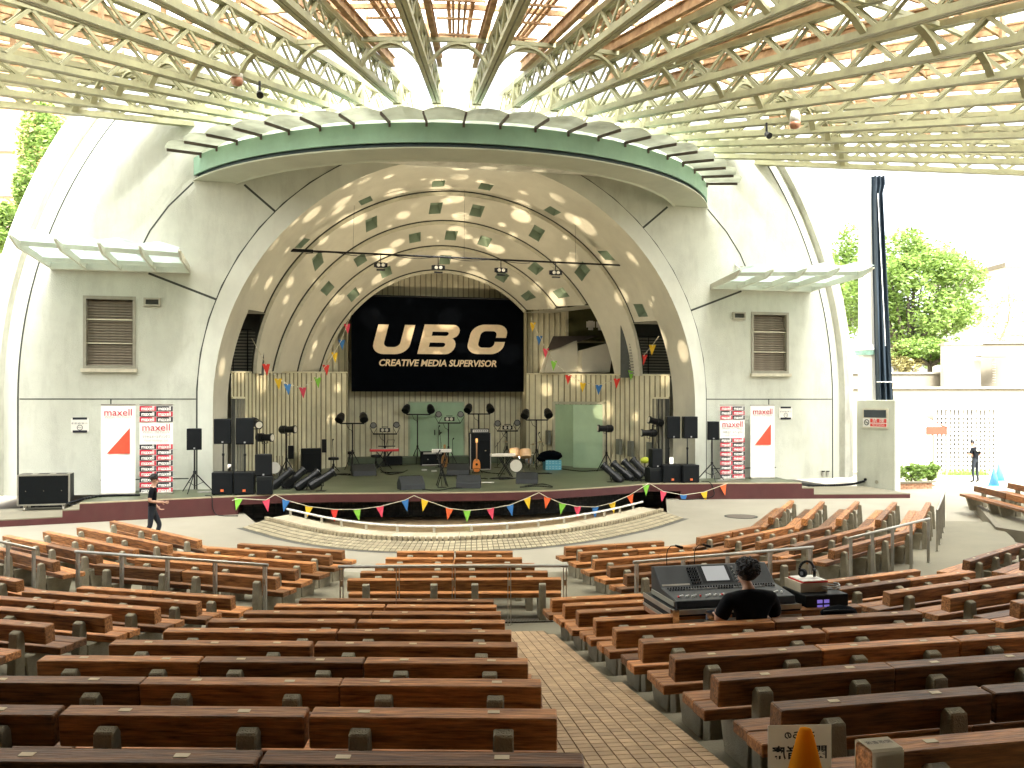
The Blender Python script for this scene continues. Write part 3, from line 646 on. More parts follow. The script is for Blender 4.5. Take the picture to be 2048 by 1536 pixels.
# arched braces between neighbouring trusses
for R in (15.1, 21.2, 27.3, 33.4):
    for i in range(20):
        th0, th1 = rth(i), rth(i+1); A, B_ = rp(R, th0)+RO, rp(R, th1)+RO; t = (B_-A); W_ = t.length; t.normalize(); up = Vector((0, 0, 1))
        b = MB(); a0_ = A+t*.1; b0_ = B_-t*.1
        b.bar(a0_+up*.69, b0_+up*.69, .08, .1)
        pts = []
        for k in range(9):
            f = k/8; pts.append(a0_.lerp(b0_, f)+up*(.06+.54*sin(pi*f)**.8))
        for p, q in zip(pts, pts[1:]): b.bar(p, q, .16, .06)
        c_ = (a0_+b0_)/2; rad_ = t.cross(up)*.02; w2 = min(.32, W_*.2)
        q = [c_-t*w2+up*.48, c_+t*w2+up*.48, c_+t*w2*.8+up*.70, c_-t*w2*.8+up*.70]
        b.add([p+rad_ for p in q]+[p-rad_ for p in q], [(0, 1, 2, 3), (7, 6, 5, 4), (0, 4, 5, 1), (1, 5, 6, 2), (2, 6, 7, 3), (3, 7, 4, 0)])
        b.build('brace', m_truss, RF)
# rusty upper framing: ring purlins, rafters, posts
rr_ = random.Random(3)
for R in [13.2+2.6*k for k in range(11)]:
    b = MB()
    for i in range(20):
        for k in range(2):
            t0 = rth(i)+(rth(i+1)-rth(i))*k/2; t1 = rth(i)+(rth(i+1)-rth(i))*(k+1)/2
            b.bar(rp(R, t0, 1.28)+RO, rp(R, t1, 1.28)+RO, .07, .12)
    b.build('purlin', m_rust, RF)
for i in range(20):
    for f, h, wid in ((.36, 1.45, .09), (.68, 1.45, .09)):
        if rr_.random() < .2: continue
        th = rth(i)+(rth(i+1)-rth(i))*f; b = MB(); r0_ = 12.2+rr_.random()*1.2; P, Q = rp(r0_, th, h)+RO, rp(41, th, h)+RO
        b.bar(P, Q, wid, .05).bar(P+Vector((0, 0, -.09)), Q+Vector((0, 0, -.09)), .03, .16).bar(P+Vector((0, 0, -.18)), Q+Vector((0, 0, -.18)), wid, .03); b.build('rafter', m_rust, RF)
for i in (7, 8, 9, 10, 11, 12):                        # doubled gantry beams over the middle bays
    for f in (.14, .86):
        th = rth(i)+(rth(i+1)-rth(i))*f; P, Q = rp(12, th, 1.0)+RO, rp(40, th, 1.0)+RO
        MB().bar(P, Q, .14, .03).bar(P+Vector((0, 0, -.12)), Q+Vector((0, 0, -.12)), .04, .24).bar(P+Vector((0, 0, -.24)), Q+Vector((0, 0, -.24)), .14, .03).build('gantry_beam', m_rust, RF)
    b = MB(); thm = (rth(i)+rth(i+1))/2
    for k in range(18): R = 14+k*1.4; b.bar(rp(R, rth(i)+.02, 1.12)+RO, rp(R, rth(i+1)-.02, 1.12)+RO, .05, .05)
    b.build('rung', m_rust, RF)
    b = MB()
    for k in range(3):
        f = .42+.08*k; th = rth(i)+(rth(i+1)-rth(i))*f; b.cyl(rp(12.6+.3*k, th, 1.2)+RO, rp(38, th, 1.15)+RO, .035, n=6)
    b.build('pipe_run', m_rust, RF)
pm = MB().bx(-.05, .05, -.05, .05, 0, 1.0).mesh('post', m_rust)
for i in range(21):
    for R in (14.2, 17.8, 21.4, 25, 28.6): link('post', pm, RF, rp(R, rth(i), .78)+RO)
# translucent roof sheets, one strip per bay with open seams
for i in range(20):
    b = MB(); th0, th1 = rth(i)+.006, rth(i+1)-.006
    Rs = [11.6, 17, 22, 27, 32, 37, 46.5]
    b.grid([[rp(R, th0, 1.75)+RO, rp(R, (th0+th1)/2, 1.86)+RO, rp(R, th1, 1.75)+RO] for R in Rs])
    b.build('roof_sheet', m_roofsheet, RF)
    b = MB(); b.grid([[rp(R, th0-.01, 1.95)+RO, rp(R, th1+.01, 1.95)+RO] for R in (27.5, 38, 46.5)]); b.build('rear_shade_sheet', m_shadesheet, RF)  # unseen opaque layer added above the rear bays to darken the foreground
# things hung under the roof
for x, y, Yd, lab in ((474, 165, 21.8, 'white dome lamp hanging under the trusses on the left'), (1590, 252, 24.2, 'white dome lamp hanging under the trusses on the right')):
    p = at(x, y, Yd); L_ = thing('dome_lamp', lab, 'lamp', p, 0, 'dome lamps under the roof')
    MB().lathe([(.02, .42), (.10, .40), (.14, .28), (.15, .1)], n=14).build('housing', m_white, L_, smooth=True); MB().lathe([(.15, .1), (.15, .02), (.12, -.06), (.03, -.09)], n=14).build('diffuser', M('amber_diffuser', (.35, .16, .09), .4), L_, smooth=True)
for x, y, Yd, lab in ((519, 178, 21.9, 'small dark spotlight clamped under a left truss'), (1533, 260, 24.0, 'small dark spotlight clamped under a right truss')):
    p = at(x, y, Yd); L_ = thing('truss_spotlight', lab, 'spotlight', p)
    MB().cyl((0, 0, -.1), (.05, -.12, -.2), .07, .09, 10).build('can', m_dark, L_); MB().cyl((0, 0, .2), (0, 0, -.1), .03).build('hanger', m_dark, L_)

# ================================================================== BENCHES
CACHE = {}
def beam(L, h, w, ch, name):
    L = round(L/.03)*.03; k = (round(L, 2), h, w, name)
    if k not in CACHE: CACHE[k] = MB().bx(-L/2, L/2, 0, w, 0, h).mesh(name, m_wood, bevel=ch)
    return CACHE[k]
lg = MB().prism([(-.125, -.1), (.01, -.1), (.012, .50), (-.03, .545), (-.085, .525)], -.05, .05, 'x').prism([(.06, -.1), (.34, -.1), (.46, .285), (.015, .285)], -.055, .055, 'x')
lg.prism([(0, .2), (.02, .2), (.02, .285), (0, .285)], -.05, .05, 'x')
leg_me = lg.mesh('leg', m_leg, bevel=.008)
tag_me = MB().bx(-.03, .03, .03, .062, 0, .002).mesh('seat_tag', m_tag)
def bench(A, B_, zf, label, group, tags=True):
    t = (B_-A); L = t.length; t.normalize(); mid_ = (A+B_)/2
    o = thing('bench', label, 'bench', (mid_.x, mid_.y, zf), atan2(t.y, t.x), group)
    Lb = L-.016
    bk = link('backrest', beam(Lb, .165, .122, .007, 'backrest'), o, (0, .004, .42)); bk.rotation_euler = (radians(5+RND.uniform(-1.2, 1.2)), 0, radians(RND.uniform(-.15, .15)))
    for k, y in enumerate((.15, .335)):
        sp = link('seat_plank', beam(Lb+.03, .07, .178, .007, 'seat_plank'), o, (RND.uniform(-.012, .012), y, .285)); sp.rotation_euler = (0, 0, RND.uniform(-.002, .002))
    for s in (-1, 1): link('leg', leg_me, o, (s*(L/2-.2-.06*L), 0, 0))
    if tags:
        nt_ = max(2, int(L/.5))
        for k in range(nt_): link('seat_tag', tag_me, bk, ((k+.5)*L/nt_-L/2+RND.uniform(-.04, .04), .02+RND.uniform(-.006, .006), .1655))
    return o
ORD = ['front', 'second', 'third', 'fourth', 'fifth', 'sixth', 'seventh', 'eighth', 'ninth', 'tenth', 'eleventh']
def split(A, B_, zf, block, k, group, rowword, tags=True, lens=1.45, nb=None):
    n_ = nb or max(1, round((B_-A).length/lens)); part = {1: ['whole'], 2: ['left', 'right'], 3: ['left', 'middle', 'right'], 4: ['leftmost', 'second', 'third', 'rightmost']}[min(n_, 4)]
    out = []
    for i in range(n_):
        out.append(bench(A.lerp(B_, i/n_), A.lerp(B_, (i+1)/n_), zf, f"timber bench, {part[i]} one of the {rowword} row, {block}", group, tags))
    return out
fz = [.613, .655, .71, .755, .81]                      # backrest-top heights of the five front rows
FRONT = {'far left front block': [((219, 1042), (394, 1081)), ((153, 1055), (335, 1091)), ((85, 1063), (267, 1100)), ((5, 1071), (193, 1110)), ((-80, 1080), (106, 1124))],
 'left front block': [((474, 1088), (684, 1103)), ((413, 1095), (659, 1113)), ((344, 1105), (626, 1127)), ((269, 1118), (590, 1141)), ((187, 1129), (553, 1157))],
 'centre front block': [((792, 1104), (1027, 1104)), ((769, 1117), (1046, 1117)), ((748, 1130), (1071, 1129)), ((720, 1145), (1096, 1144)), ((692, 1160), (1125, 1158))],
 'front block left of the mixing desk railing end': [((1132, 1095), (1329, 1083)), ((1160, 1106), (1386, 1092)), ((1189, 1121), (1447, 1100)), ((1220, 1135), (1520, 1110)), ((1253, 1151), (1594, 1120))],
 'right front block': [((1401, 1076), (1523, 1052)), ((1458, 1080), (1590, 1052)), ((1521, 1085), (1664, 1052)), ((1590, 1092), (1745, 1053)), ((1668, 1101), (1825, 1060))],
 'far right front block seen end-on': [((1546, 1035), (1600, 991)), ((1613, 1038), (1659, 993)), ((1682, 1038), (1725, 996)), ((1761, 1040), (1794, 1004)), ((1843, 1042), (1862, 1004))]}
FRONT['front block behind the desk'] = FRONT.pop('front block left of the mixing desk railing end')
RAIL = {}
for blk, rows in FRONT.items():
    for k, (a_, b_) in enumerate(rows):
        A, B_ = flr(*a_, fz[k]), flr(*b_, fz[k]); zf = fz[k]-.59
        if 'end-on' in blk: B_ = A+(B_-A).normalized()*min((B_-A).length, 3.9)
        split(A, B_, zf, blk, k, 'timber benches in the '+blk, ORD[k], tags=False, nb=2)
        RAIL[blk] = (A, B_, zf)
for blk, (A, B_, zf) in RAIL.items():
    t = (B_-A).normalized(); n_ = Vector((t.y, -t.x, 0)); A2, B2 = A+n_*.30-t*.03, B_+n_*.30+t*.03; A2.z = B2.z = .2
    o = thing('handrail', f'galvanised pipe handrail behind the last row of the {blk}', 'railing', (A2+B2)/2, atan2(t.y, t.x)); L = (B2-A2).length
    MB().cyl((-L/2-.03, 0, .86), (L/2+.03, 0, .86), .024, n=10).build('rail', m_steel, o, smooth=True)
    npst = 5
    for i in range(npst):
        x = -L/2+.02+(L-.04)*i/(npst-1); MB().bx(x-.026, x-.014, -.02, .02, 0, .84).bx(x+.014, x+.026, -.02, .02, 0, .84).bx(x-.014, x+.014, -.012, .012, .58, .66).bx(x-.03, x+.03, -.03, .03, -.01, .012).build('post', m_steel, o)
BACK = [('rear block at the far left edge', -29.2, 0, 4), ('left rear block', -15.0, 0, 7), ('centre rear block', -1.2, 0, 10), ('rear block right of the tiled aisle', 11.9, 0, 10), ('right rear block', 26.0, 0, 8), ('far right rear block', 41.6, 0, 5)]
HALF = 5.05
BROW = {}
for blk, ac, k0, k1 in BACK:
    hl, hr = (4.6, 5.1) if ac == -15.0 else (HALF, HALF)
    for k in range(k0, k1):
        r = row_r(k); c_ = pol(r, ac); t = Vector((cos(radians(ac)), sin(radians(ac)), 0))
        A, B_ = c_-t*r*math.tan(radians(hl)), c_+t*r*math.tan(radians(hr)); zf = row_floor(k)
        if blk.startswith('left rear'): A = c_-t*r*math.tan(radians(4.6))
        BROW[(blk, k)] = split(A, B_, zf, blk, k, 'timber benches in the '+blk, ORD[k], nb=(2 if k < 6 else 3) if (B_-A).length > 2 else 2)
# ================================================================== STAGE EQUIPMENT
def zpx(y, Y): return ZE+(HY-y)*Y/F
def srect(x0, x1, yt, yb, z=ZS):                       # upright rectangle parallel to the facade standing on level z
    p = flr((x0+x1)/2, yb, z); u, d = inv(p); u0, u1 = SPX(x0, yb, d)[0], SPX(x1, yb, d)[0]
    return (u0+u1)/2, d, u1-u0, SPX((x0+x1)/2, yt, d)[1]-z
def loc_of(x, y, z=ZS): return flr(x, y, z)
m_orange = emis('orange_badge', (.8, .16, .04), .0)
m_lens = M('lens', (.75, .72, .6), .15, .1, 5)
def loudspeaker(x0, x1, yt, yb, Y, label, group, rot=0., deep=.4, badge=None):
    w = (x1-x0)*Y/F; h = (yb-yt)*Y/F; p = at((x0+x1)/2, yb, Y); o = thing('loudspeaker', label, 'loudspeaker', p, PHI+rot, group)
    MB().prism([(-w/2, 0), (w/2, 0), (w*.34, deep), (-w*.34, deep)], 0, h, 'z').build('cabinet', m_black, o, bevel=.012)
    MB().bx(-w*.44, w*.44, -.02, -.001, h*.04, h*.96).build('grille', m_grille, o, bevel=.006)
    MB().bc((badge[0]*w if badge else 0, -.026, h*.08), (.05, .01, .05)).build('badge', M('badge_grey', (.3, .3, .3), .4), o); return o
def subwoofer(x0, x1, yt, yb, label):
    u, d, w, h = srect(x0, x1, yt, yb); o = thing('subwoofer', label, 'subwoofer', S(u, d, ZS), PHI, 'subwoofers at the stage edges')
    MB().bx(-w/2, w/2, 0, .62, .015, h).build('cabinet', m_black, o, bevel=.012); MB().bx(-w*.46, w*.46, -.018, -.001, h*.05, h*.95).build('grille', m_grille, o, bevel=.005)
    MB().bc((0, -.024, h*.2), (.085, .012, .07)).build('badge', shade('orange_badge2', (.75, .16, .05), .5), o)
    for s in (-1, 1): MB().bx(s*w*.4-.03, s*w*.4+.03, .05, .57, 0, .015).build('foot', m_black, o)
    return S(u, d+.31, ZS+h), d
def pole(p, ztop, label):
    o = thing('speaker_pole', label, 'speaker pole', p); h = ztop-p.z
    MB().cyl((0, 0, 0), (0, 0, h*.62), .028).build('lower_tube', m_dark, o); MB().cyl((0, 0, h*.6), (0, 0, h), .02).build('upper_tube', m_dark, o); MB().cyl((0, 0, h*.58), (0, 0, h*.66), .04).build('collar', m_dark, o)
def tripod_parts(o, h, spread, mat, leg_h=None, ring=.35):
    leg_h = leg_h or h*.42
    MB().cyl((0, 0, .1), (0, 0, h), .026).build('pole', mat, o); MB().cyl((0, 0, leg_h-.04), (0, 0, leg_h+.05), .045).build('collar', mat, o)
    for k in range(3):
        a = .5+2*pi*k/3; e = Vector((spread*cos(a), spread*sin(a), .012)); MB().cyl((0, 0, leg_h), e, .020, .016, 6).cyl((0, 0, .2), Vector((0, 0, leg_h)).lerp(e, .5), .009, n=5).build('leg', mat, o)
Y1 = 26.4
pL1, dl = subwoofer(423, 465.5, 945, 990, 'black subwoofer with orange badge, outer one at the left stage edge')
pL2, _ = subwoofer(467.5, 509, 945, 990, 'black subwoofer with orange badge, inner one at the left stage edge')
loudspeaker(428, 462, 838, 888, pL1.y, 'large black loudspeaker on a pole over the outer left subwoofer', 'pole-mounted loudspeakers')
loudspeaker(472, 507, 836, 889, pL2.y, 'large black loudspeaker on a pole over the inner left subwoofer', 'pole-mounted loudspeakers')
pole(pL1, zpx(888, pL1.y), 'black pole on the outer left subwoofer'); pole(pL2, zpx(889, pL2.y), 'black pole on the inner left subwoofer')
pR1, _ = subwoofer(1326, 1364, 930, 966, 'black subwoofer with orange badge, inner one at the right stage edge')
pR2, _ = subwoofer(1365.5, 1399, 930, 966, 'black subwoofer with orange badge, outer one at the right stage edge')
loudspeaker(1333, 1362, 833, 877, pR1.y, 'large black loudspeaker on a pole over the inner right subwoofer', 'pole-mounted loudspeakers')
loudspeaker(1367, 1397, 833, 877, pR2.y, 'large black loudspeaker on a pole over the outer right subwoofer', 'pole-mounted loudspeakers')
pole(pR1, zpx(877, pR1.y), 'black pole on the inner right subwoofer'); pole(pR2, zpx(877, pR2.y), 'black pole on the outer right subwoofer')
for x, yb, x0, x1, yt, ysp, lab, side in ((389, 985, 374, 403, 857, 900, 'left', 1), (1424, 962, 1415, 1439, 843, 880, 'right', -1)):
    p = loc_of(x, yb); o = thing('speaker_stand', f'black tripod stand under the small loudspeaker at the far {lab} of the stage', 'speaker stand', p); tripod_parts(o, zpx(ysp, p.y)-ZS, .55, m_dark, .62)
    loudspeaker(x0, x1, yt, ysp, p.y-.15, f'small black loudspeaker on a tripod stand beside the {lab} logo banner', 'tripod loudspeakers', .15*side, .3)
    c = MB(); pts = [Vector((.18*cos(t)+.06*math.sin(3*t), .12*sin(t), .02+.012*(t % 1))) for t in [k*.35 for k in range(40)]]
    tag(c.tube(pts, .012, 5).build('cable_coil', M('grey_cable', (.32, .31, .28), .6), None, loc=p+Vector((.35, -.05, 0))), f'coiled grey cable under the {lab} tripod loudspeaker', 'cable')
def case(x0, x1, yt, yb, deep, name, label, cat, mat=m_black, z=ZS, rot=0., grille=True):
    u, d, w, h = srect(x0, x1, yt, yb, z); o = thing(name, label, cat, S(u, d, z), PHI+rot)
    MB().bx(-w/2, w/2, 0, deep, .01, h).build('cabinet', mat, o, bevel=.012)
    if grille: MB().bx(-w*.45, w*.45, -.012, -.001, h*.06, h*.8).build('grille', m_grille, o)
    for s in (-1, 1): MB().bx(s*w*.4-.02, s*w*.4+.02, .04, deep-.04, 0, .012).build('foot', m_black, o)
    return o, w, h
o, w, h = case(513, 545, 953, 990, .5, 'equipment_case', 'tall black case under the side-fill speaker, left stage edge', 'case', M('case_black', (.006, .008, .008), .5, spec=.3))
pc = o.location; loudspeaker(510, 544, 909, 952.5, pc.y+.05, 'black side-fill loudspeaker standing on a case at the left', 'side-fill loudspeakers', -.1)
o, w, h = case(1300, 1328, 936, 966, .5, 'equipment_case', 'tall black case under the side-fill speaker, right stage edge', 'case', M('case_black', (.006, .008, .008), .5, spec=.3))
pc = o.location; loudspeaker(1303, 1327, 898, 935.5, pc.y+.05, 'black side-fill loudspeaker standing on a case at the right', 'side-fill loudspeakers', .1)
# ---- profile spotlights
def profile_parts(o, c, dirv, L=.62, r=.085):
    dirv = Vector(dirv).normalized(); c = Vector(c); a, b_ = c-dirv*L*.5, c+dirv*L*.5
    body = MB().cyl(a, a+dirv*L*.35, r*1.25, r*1.3, 12).cyl(a+dirv*L*.35, b_, r, r, 12).cyl(b_-dirv*.05, b_+dirv*.02, r*1.25, r*1.25, 12).cyl(a-dirv*.06, a, r*.8, r*1.2, 12).build('lamp_barrel', m_dark, o)
    MB().cyl(b_+dirv*.021, b_+dirv*.026, r*.95, r*.95, 12).build('lens', m_lens, body)
    side = dirv.cross(Vector((0, 0, 1))).normalized(); dn = Vector((0, 0, -1))
    MB().tube([c+side*r*1.45, c+side*r*1.45+dn*.2, c-side*r*1.45+dn*.2, c-side*r*1.45], .014, 5).build('yoke', m_dark, o); return body, b_
def gobo_light(o, pos, target, energy, seed):          # dot pattern thrown by the lamp itself
    ld = bpy.data.lights.new('dot_beam', 'SPOT'); ld.energy = energy; ld.spot_size = radians(72); ld.spot_blend = .5; ld.shadow_soft_size = .015; ld.color = (1, .81, .57); ld.use_nodes = True
    n = ld.node_tree.nodes; l = ld.node_tree.links; em = n['Emission']
    tc = n.new('ShaderNodeTexCoord'); mp = n.new('ShaderNodeMapping'); sep = n.new('ShaderNodeSeparateXYZ'); dv = n.new('ShaderNodeVectorMath'); dv.operation = 'DIVIDE'; cmb = n.new('ShaderNodeCombineXYZ')
    l.new(tc.outputs['Normal'], sep.inputs[0])
    for i, ax in enumerate('XYZ'): l.new(sep.outputs['Z'], cmb.inputs[i])
    l.new(tc.outputs['Normal'], dv.inputs[0]); l.new(cmb.outputs[0], dv.inputs[1]); l.new(dv.outputs[0], mp.inputs['Vector']); mp.inputs['Scale'].default_value = (1, 1, 0); mp.inputs['Location'].default_value = (seed*3.7, seed*1.9, 0)
    vo = n.new('ShaderNodeTexVoronoi'); vo.voronoi_dimensions = '2D'; vo.inputs['Scale'].default_value = 7.6; vo.inputs['Randomness'].default_value = .5; l.new(mp.outputs[0], vo.inputs['Vector'])
    sx = n.new('ShaderNodeSeparateColor'); l.new(vo.outputs['Color'], sx.inputs[0])
    rad = n.new('ShaderNodeMapRange'); rad.inputs['From Min'].default_value = .25; rad.inputs['To Min'].default_value = -.10; rad.inputs['To Max'].default_value = .34; l.new(sx.outputs[0], rad.inputs['Value'])
    sub = n.new('ShaderNodeMath'); sub.operation = 'SUBTRACT'; l.new(rad.outputs[0], sub.inputs[0]); l.new(vo.outputs['Distance'], sub.inputs[1])
    mr = n.new('ShaderNodeMapRange'); mr.inputs['From Min'].default_value = 0; mr.inputs['From Max'].default_value = .10; mr.inputs['To Min'].default_value = .11; mr.inputs['To Max'].default_value = 1; l.new(sub.outputs[0], mr.inputs['Value'])
    l.new(mr.outputs[0], em.inputs['Strength'])
    lo = bpy.data.objects.new('dot_beam', ld); COL.objects.link(lo); lo.parent = o
    wp = o.matrix_basis.inverted() @ Vector(pos) if False else Vector(pos)-o.location
    lo.location = wp; lo.rotation_euler = (Vector(target)-Vector(pos)).to_track_quat('-Z', 'Y').to_euler()
FL = [((548, 972), (577, 945), (574, 978)), ((575, 970), (603, 944), (585, 975)), ((600, 972), (631, 948), (613, 980)), ((629, 968), (660, 948), (642, 982))]
FRt = [((1240, 961), (1208, 932), (1222, 964)), ((1260, 955), (1228, 928), (1245, 960)), ((1278, 952), (1250, 925), (1264, 957)), ((1292, 948), (1268, 922), (1282, 952))]
nm = ['outermost', 'second', 'third', 'innermost']
for side, lst in (('left', FL), ('right', FRt)):
    for i, (a_, b_, base) in enumerate(lst):
        p = loc_of(*base); Yd = p.y; A, B_ = at(*a_, Yd), at(*b_, Yd); word = nm[i] if side == 'left' else nm[3-i]
        o = thing('profile_spotlight', f'black profile spotlight tilted up on the floor, {word} of four at the {side} stage edge', 'spotlight', p, 0, f'floor spotlights at the {side} stage edge')
        dv = (B_-A); dv.y = .35*dv.length
        c = (A+B_)/2-p; body, tip = profile_parts(o, c, dv, .84, .125)
        MB().bx(-.14, .14, -.12, .12, 0, .02).cyl((0, 0, .02), (c.x, c.y, c.z-.18), .018).build('floor_plate', m_dark, o)
        tgt = S((1.6, 5.2, 5.0, 6.4)[i]*(1 if side == 'left' else -1), (5., 4., 4., 3.)[i], (10, 8.6, 7.6, 6.8)[i])
        if i in (0, 2): gobo_light(o, p+tip+dv.normalized()*.1, tgt, 1350, i+(0 if side == 'left' else 4.3))
def spot_stand(x, yb, lamps, label, spread=.42, legh=.55):
    p = loc_of(x, yb); o = thing('spotlight_stand', label, 'spotlight', p); Yd = p.y; top = min(l_[1] for l_ in lamps)
    tripod_parts(o, zpx(top, Yd)-ZS-.12, spread, m_dark, legh)
    for (cx_, cy_, dx, dy, dz) in lamps: profile_parts(o, at(cx_, cy_, Yd)-p, (dx, dy, dz), .54, .12)
spot_stand(573, 957, [(576, 859, 1, -.2, .03)], 'black profile spotlight on a tripod stand beside the left boarded wall', .42, .7)
spot_stand(529, 966, [(530, 875, 1, -.3, .0)], 'black profile spotlight on a stand behind the left side-fill speaker')
spot_stand(514, 968, [(512, 846, .6, -.8, -.2)], 'black spotlight half hidden behind the inner left loudspeaker')
spot_stand(1213, 944, [(1210, 857, -1, -.15, .02)], 'black profile spotlight on a tripod stand right of the open green door', .42, .75)
spot_stand(1305, 948, [(1297, 866, -1, -.15, .02), (1311, 843, -1, -.2, .25)], 'pair of black profile spotlights on one stand behind the right side-fill speaker')
# ---- crossbar stands with cans and blinders
def can(o, c, dirv, r=.105, L=.26, lens=None):
    d = Vector(dirv).normalized(); c = Vector(c); b = MB().cyl(c-d*L*.5, c-d*L*.1, r*.7, r, 12).cyl(c-d*L*.1, c+d*L*.5, r, r*1.05, 12).build('par_can', m_dark, o)
    MB().cyl(c+d*(L*.5+.001), c+d*(L*.5+.006), r*.8, r*.8, 12).build('lens', lens or m_black, b); return b
def light_stand(x, yb, ybar, x0, x1, cans, label, blind=None):
    p = loc_of(x, yb); Yd = p.y; zb = zpx(ybar, Yd)-ZS; o = thing('light_stand', label, 'light stand', p, 0, 'crossbar light stands on the stage')
    tripod_parts(o, zb, .42, m_dark, .78)
    MB().bar(((x0-x)*Yd/F, 0, zb), ((x1-x)*Yd/F, 0, zb), .055, .055).build('crossbar', m_dark, o)
    for (cx_, cy_, k) in cans:
        c = Vector(((cx_-x)*Yd/F, 0, zpx(cy_, Yd)-ZS)); dv = (.25*(1 if cx_ > x else -1), -.7, -.65) if k == 'd' else (.1, -1, .1)
        can(o, c, dv, .165 if k == 'd' else .135, .36 if k == 'd' else .22, m_black if k == 'd' else M('grey_lens', (.18, .18, .16), .3)); MB().tube([c+Vector((-.15, 0, 0)), c+Vector((-.15, 0, -.12)), Vector((c.x, 0, zb)), c+Vector((.15, 0, -.12)), c+Vector((.15, 0, 0))], .012, 5).build('yoke', m_dark, o)
    if blind:
        c = Vector(((blind[0]-x)*Yd/F, -.03, zpx(blind[1], Yd)-ZS)); bo = MB().bx(c.x-.22, c.x+.22, c.y-.07, c.y+.09, c.z-.085, c.z+.085).bx(c.x-.14, c.x+.14, c.y-.05, c.y+.02, c.z+.12, c.z+.15).build('blinder', m_dark, o)
        for s in (-1, 1): MB().cyl((c.x+s*.09, c.y-.071, c.z), (c.x+s*.09, c.y-.085, c.z), .072, .072, 14).build('lens', m_lens, bo)
    MB().tube([Vector((-.25, 0, zb)), Vector((-.15, .0, zb-.22)), Vector((-.03, 0, zb-.28)), Vector((.02, 0, zb-.9))], .01, 5).build('cable', m_black, o)
light_stand(705, 941, 847, 680, 729, [(681, 835, 'd'), (727, 834, 'd')], 'crossbar light stand, leftmost of those on the stage')
light_stand(769, 930, 868, 746, 794, [(747, 851, 'f'), (793, 850, 'f')], 'crossbar light stand with twin blinder behind the red keyboard', (770, 860))
light_stand(835, 928, 829, 813, 860, [(813, 817, 'd'), (861, 817, 'd')], 'tall crossbar light stand in front of the left leaf of the green doors')
light_stand(897, 930, 846, 876, 921, [(877, 829, 'f'), (921, 829, 'f')], 'crossbar light stand with twin blinder left of the bass cabinet', (899, 838))
light_stand(957, 930, 828, 935, 980, [(937, 816, 'd'), (980, 816, 'd')], 'tall crossbar light stand rising behind the bass cabinet')
light_stand(1014, 930, 862, 994, 1036, [(995, 847, 'f'), (1034, 846, 'f')], 'crossbar light stand with twin blinder behind the drum kit', (1015, 855))
light_stand(1073, 938, 840, 1052, 1096, [(1051, 827, 'd'), (1096, 826, 'd')], 'crossbar light stand, rightmost of those on the stage')
for x, y, yb, lab in ((799, 909, 921, 'small round floor lamp right of the red keyboard'), (922, 905, 921, 'small round floor lamp left of the bass cabinet'), (987, 903, 921, 'small round floor lamp right of the bass cabinet')):
    p = loc_of(x, yb); o = thing('floor_lamp', lab, 'floor lamp', p, 0, 'round floor lamps'); c = at(x, y, p.y)-p
    can(o, c, (0, -1, .1), .13, .16, m_lens); MB().bx(c.x-.1, c.x+.1, -.08, .08, 0, .02).bar((c.x-.14, 0, .01), (c.x-.14, 0, c.z), .02, .02).bar((c.x+.14, 0, .01), (c.x+.14, 0, c.z), .02, .02).build('bracket', m_dark, o)
# ---- wedges
def wedge(x0, x1, yt, yb, label, rot=0.):
    u, d, w, h = srect(x0, x1, yt, yb); o = thing('monitor_wedge', label, 'stage monitor', S(u, d, ZS), PHI+rot, 'floor monitor wedges')
    pr_ = [(0, 0), (.48, 0), (.52, h*.45), (.30, h), (.04, h*.42)]
    MB().prism(pr_, -w/2, w/2, 'x').build('cabinet', M('wedge_grey', (.010, .013, .014), .55, .2, 12), o, bevel=.01)
    a_, b_ = Vector((0, .54, h*.47)), Vector((0, .32, h*1.01)); MB().quad(*[Vector((s*w*.42, p.y, p.z)) for s, p in ((-1, a_), (1, a_), (1, b_), (-1, b_))]).build('grille', m_grille, o)
    MB().cyl((w/2, .22, h*.4), (w/2+.012, .22, h*.4), .06, n=10).build('handle_cup', m_black, o)
wedge(706, 754, 929, 952, 'black floor monitor wedge in front of the leftmost light stand', .15)
wedge(802, 852, 953, 980, 'black floor monitor wedge left of the centre microphone stand', .2)
wedge(893, 938, 928, 950, 'black floor monitor wedge beside the guitar, behind the centre microphone', -.25)
wedge(912, 960, 951, 977, 'black floor monitor wedge right of the centre microphone stand', -.25)
wedge(1032, 1074, 946, 968, 'black floor monitor wedge in front of the bass drum', -.3)
# ---- amps
o, w, h = case(603, 643, 897, 946, .35, 'guitar_amplifier', 'black guitar amplifier by the left boarded wall', 'amplifier', rot=.12)
o, w, h = case(842, 888, 903, 931, .35, 'guitar_amplifier', 'grey-fronted combo amplifier in front of the green doors', 'amplifier'); MB().bx(-w*.4, w*.4, -.02, -.013, h*.82, h*.95).build('control_panel', m_grey, o); MB().bx(-w*.45, w*.45, -.016, -.013, .02, .05).build('trim', m_white, o)
for s in (-.2, .2): MB().cyl((s, -.013, h*.45), (s, -.02, h*.45), .035, n=10).build('badge', m_chrome, o)
o, w, h = case(770, 805, 913, 931, .4, 'equipment_box', 'low dark equipment box below the red keyboard', 'case')
o, w, h = case(941, 981, 866, 940, .42, 'bass_cabinet', 'tall black bass speaker cabinet with a grey edge', 'amplifier'); MB().bx(-w*.5, w*.5, -.015, -.013, .015, .04).build('trim', m_grey, o); MB().bc((w*.25, -.02, h*.52), (.07, .012, .05)).build('badge', m_chrome, o)
for s in (-1, 1): MB().bx(s*w*.5-.012, s*w*.5+.012, -.02, .0, .02, h*.98).build('edge_trim', m_grey, o)
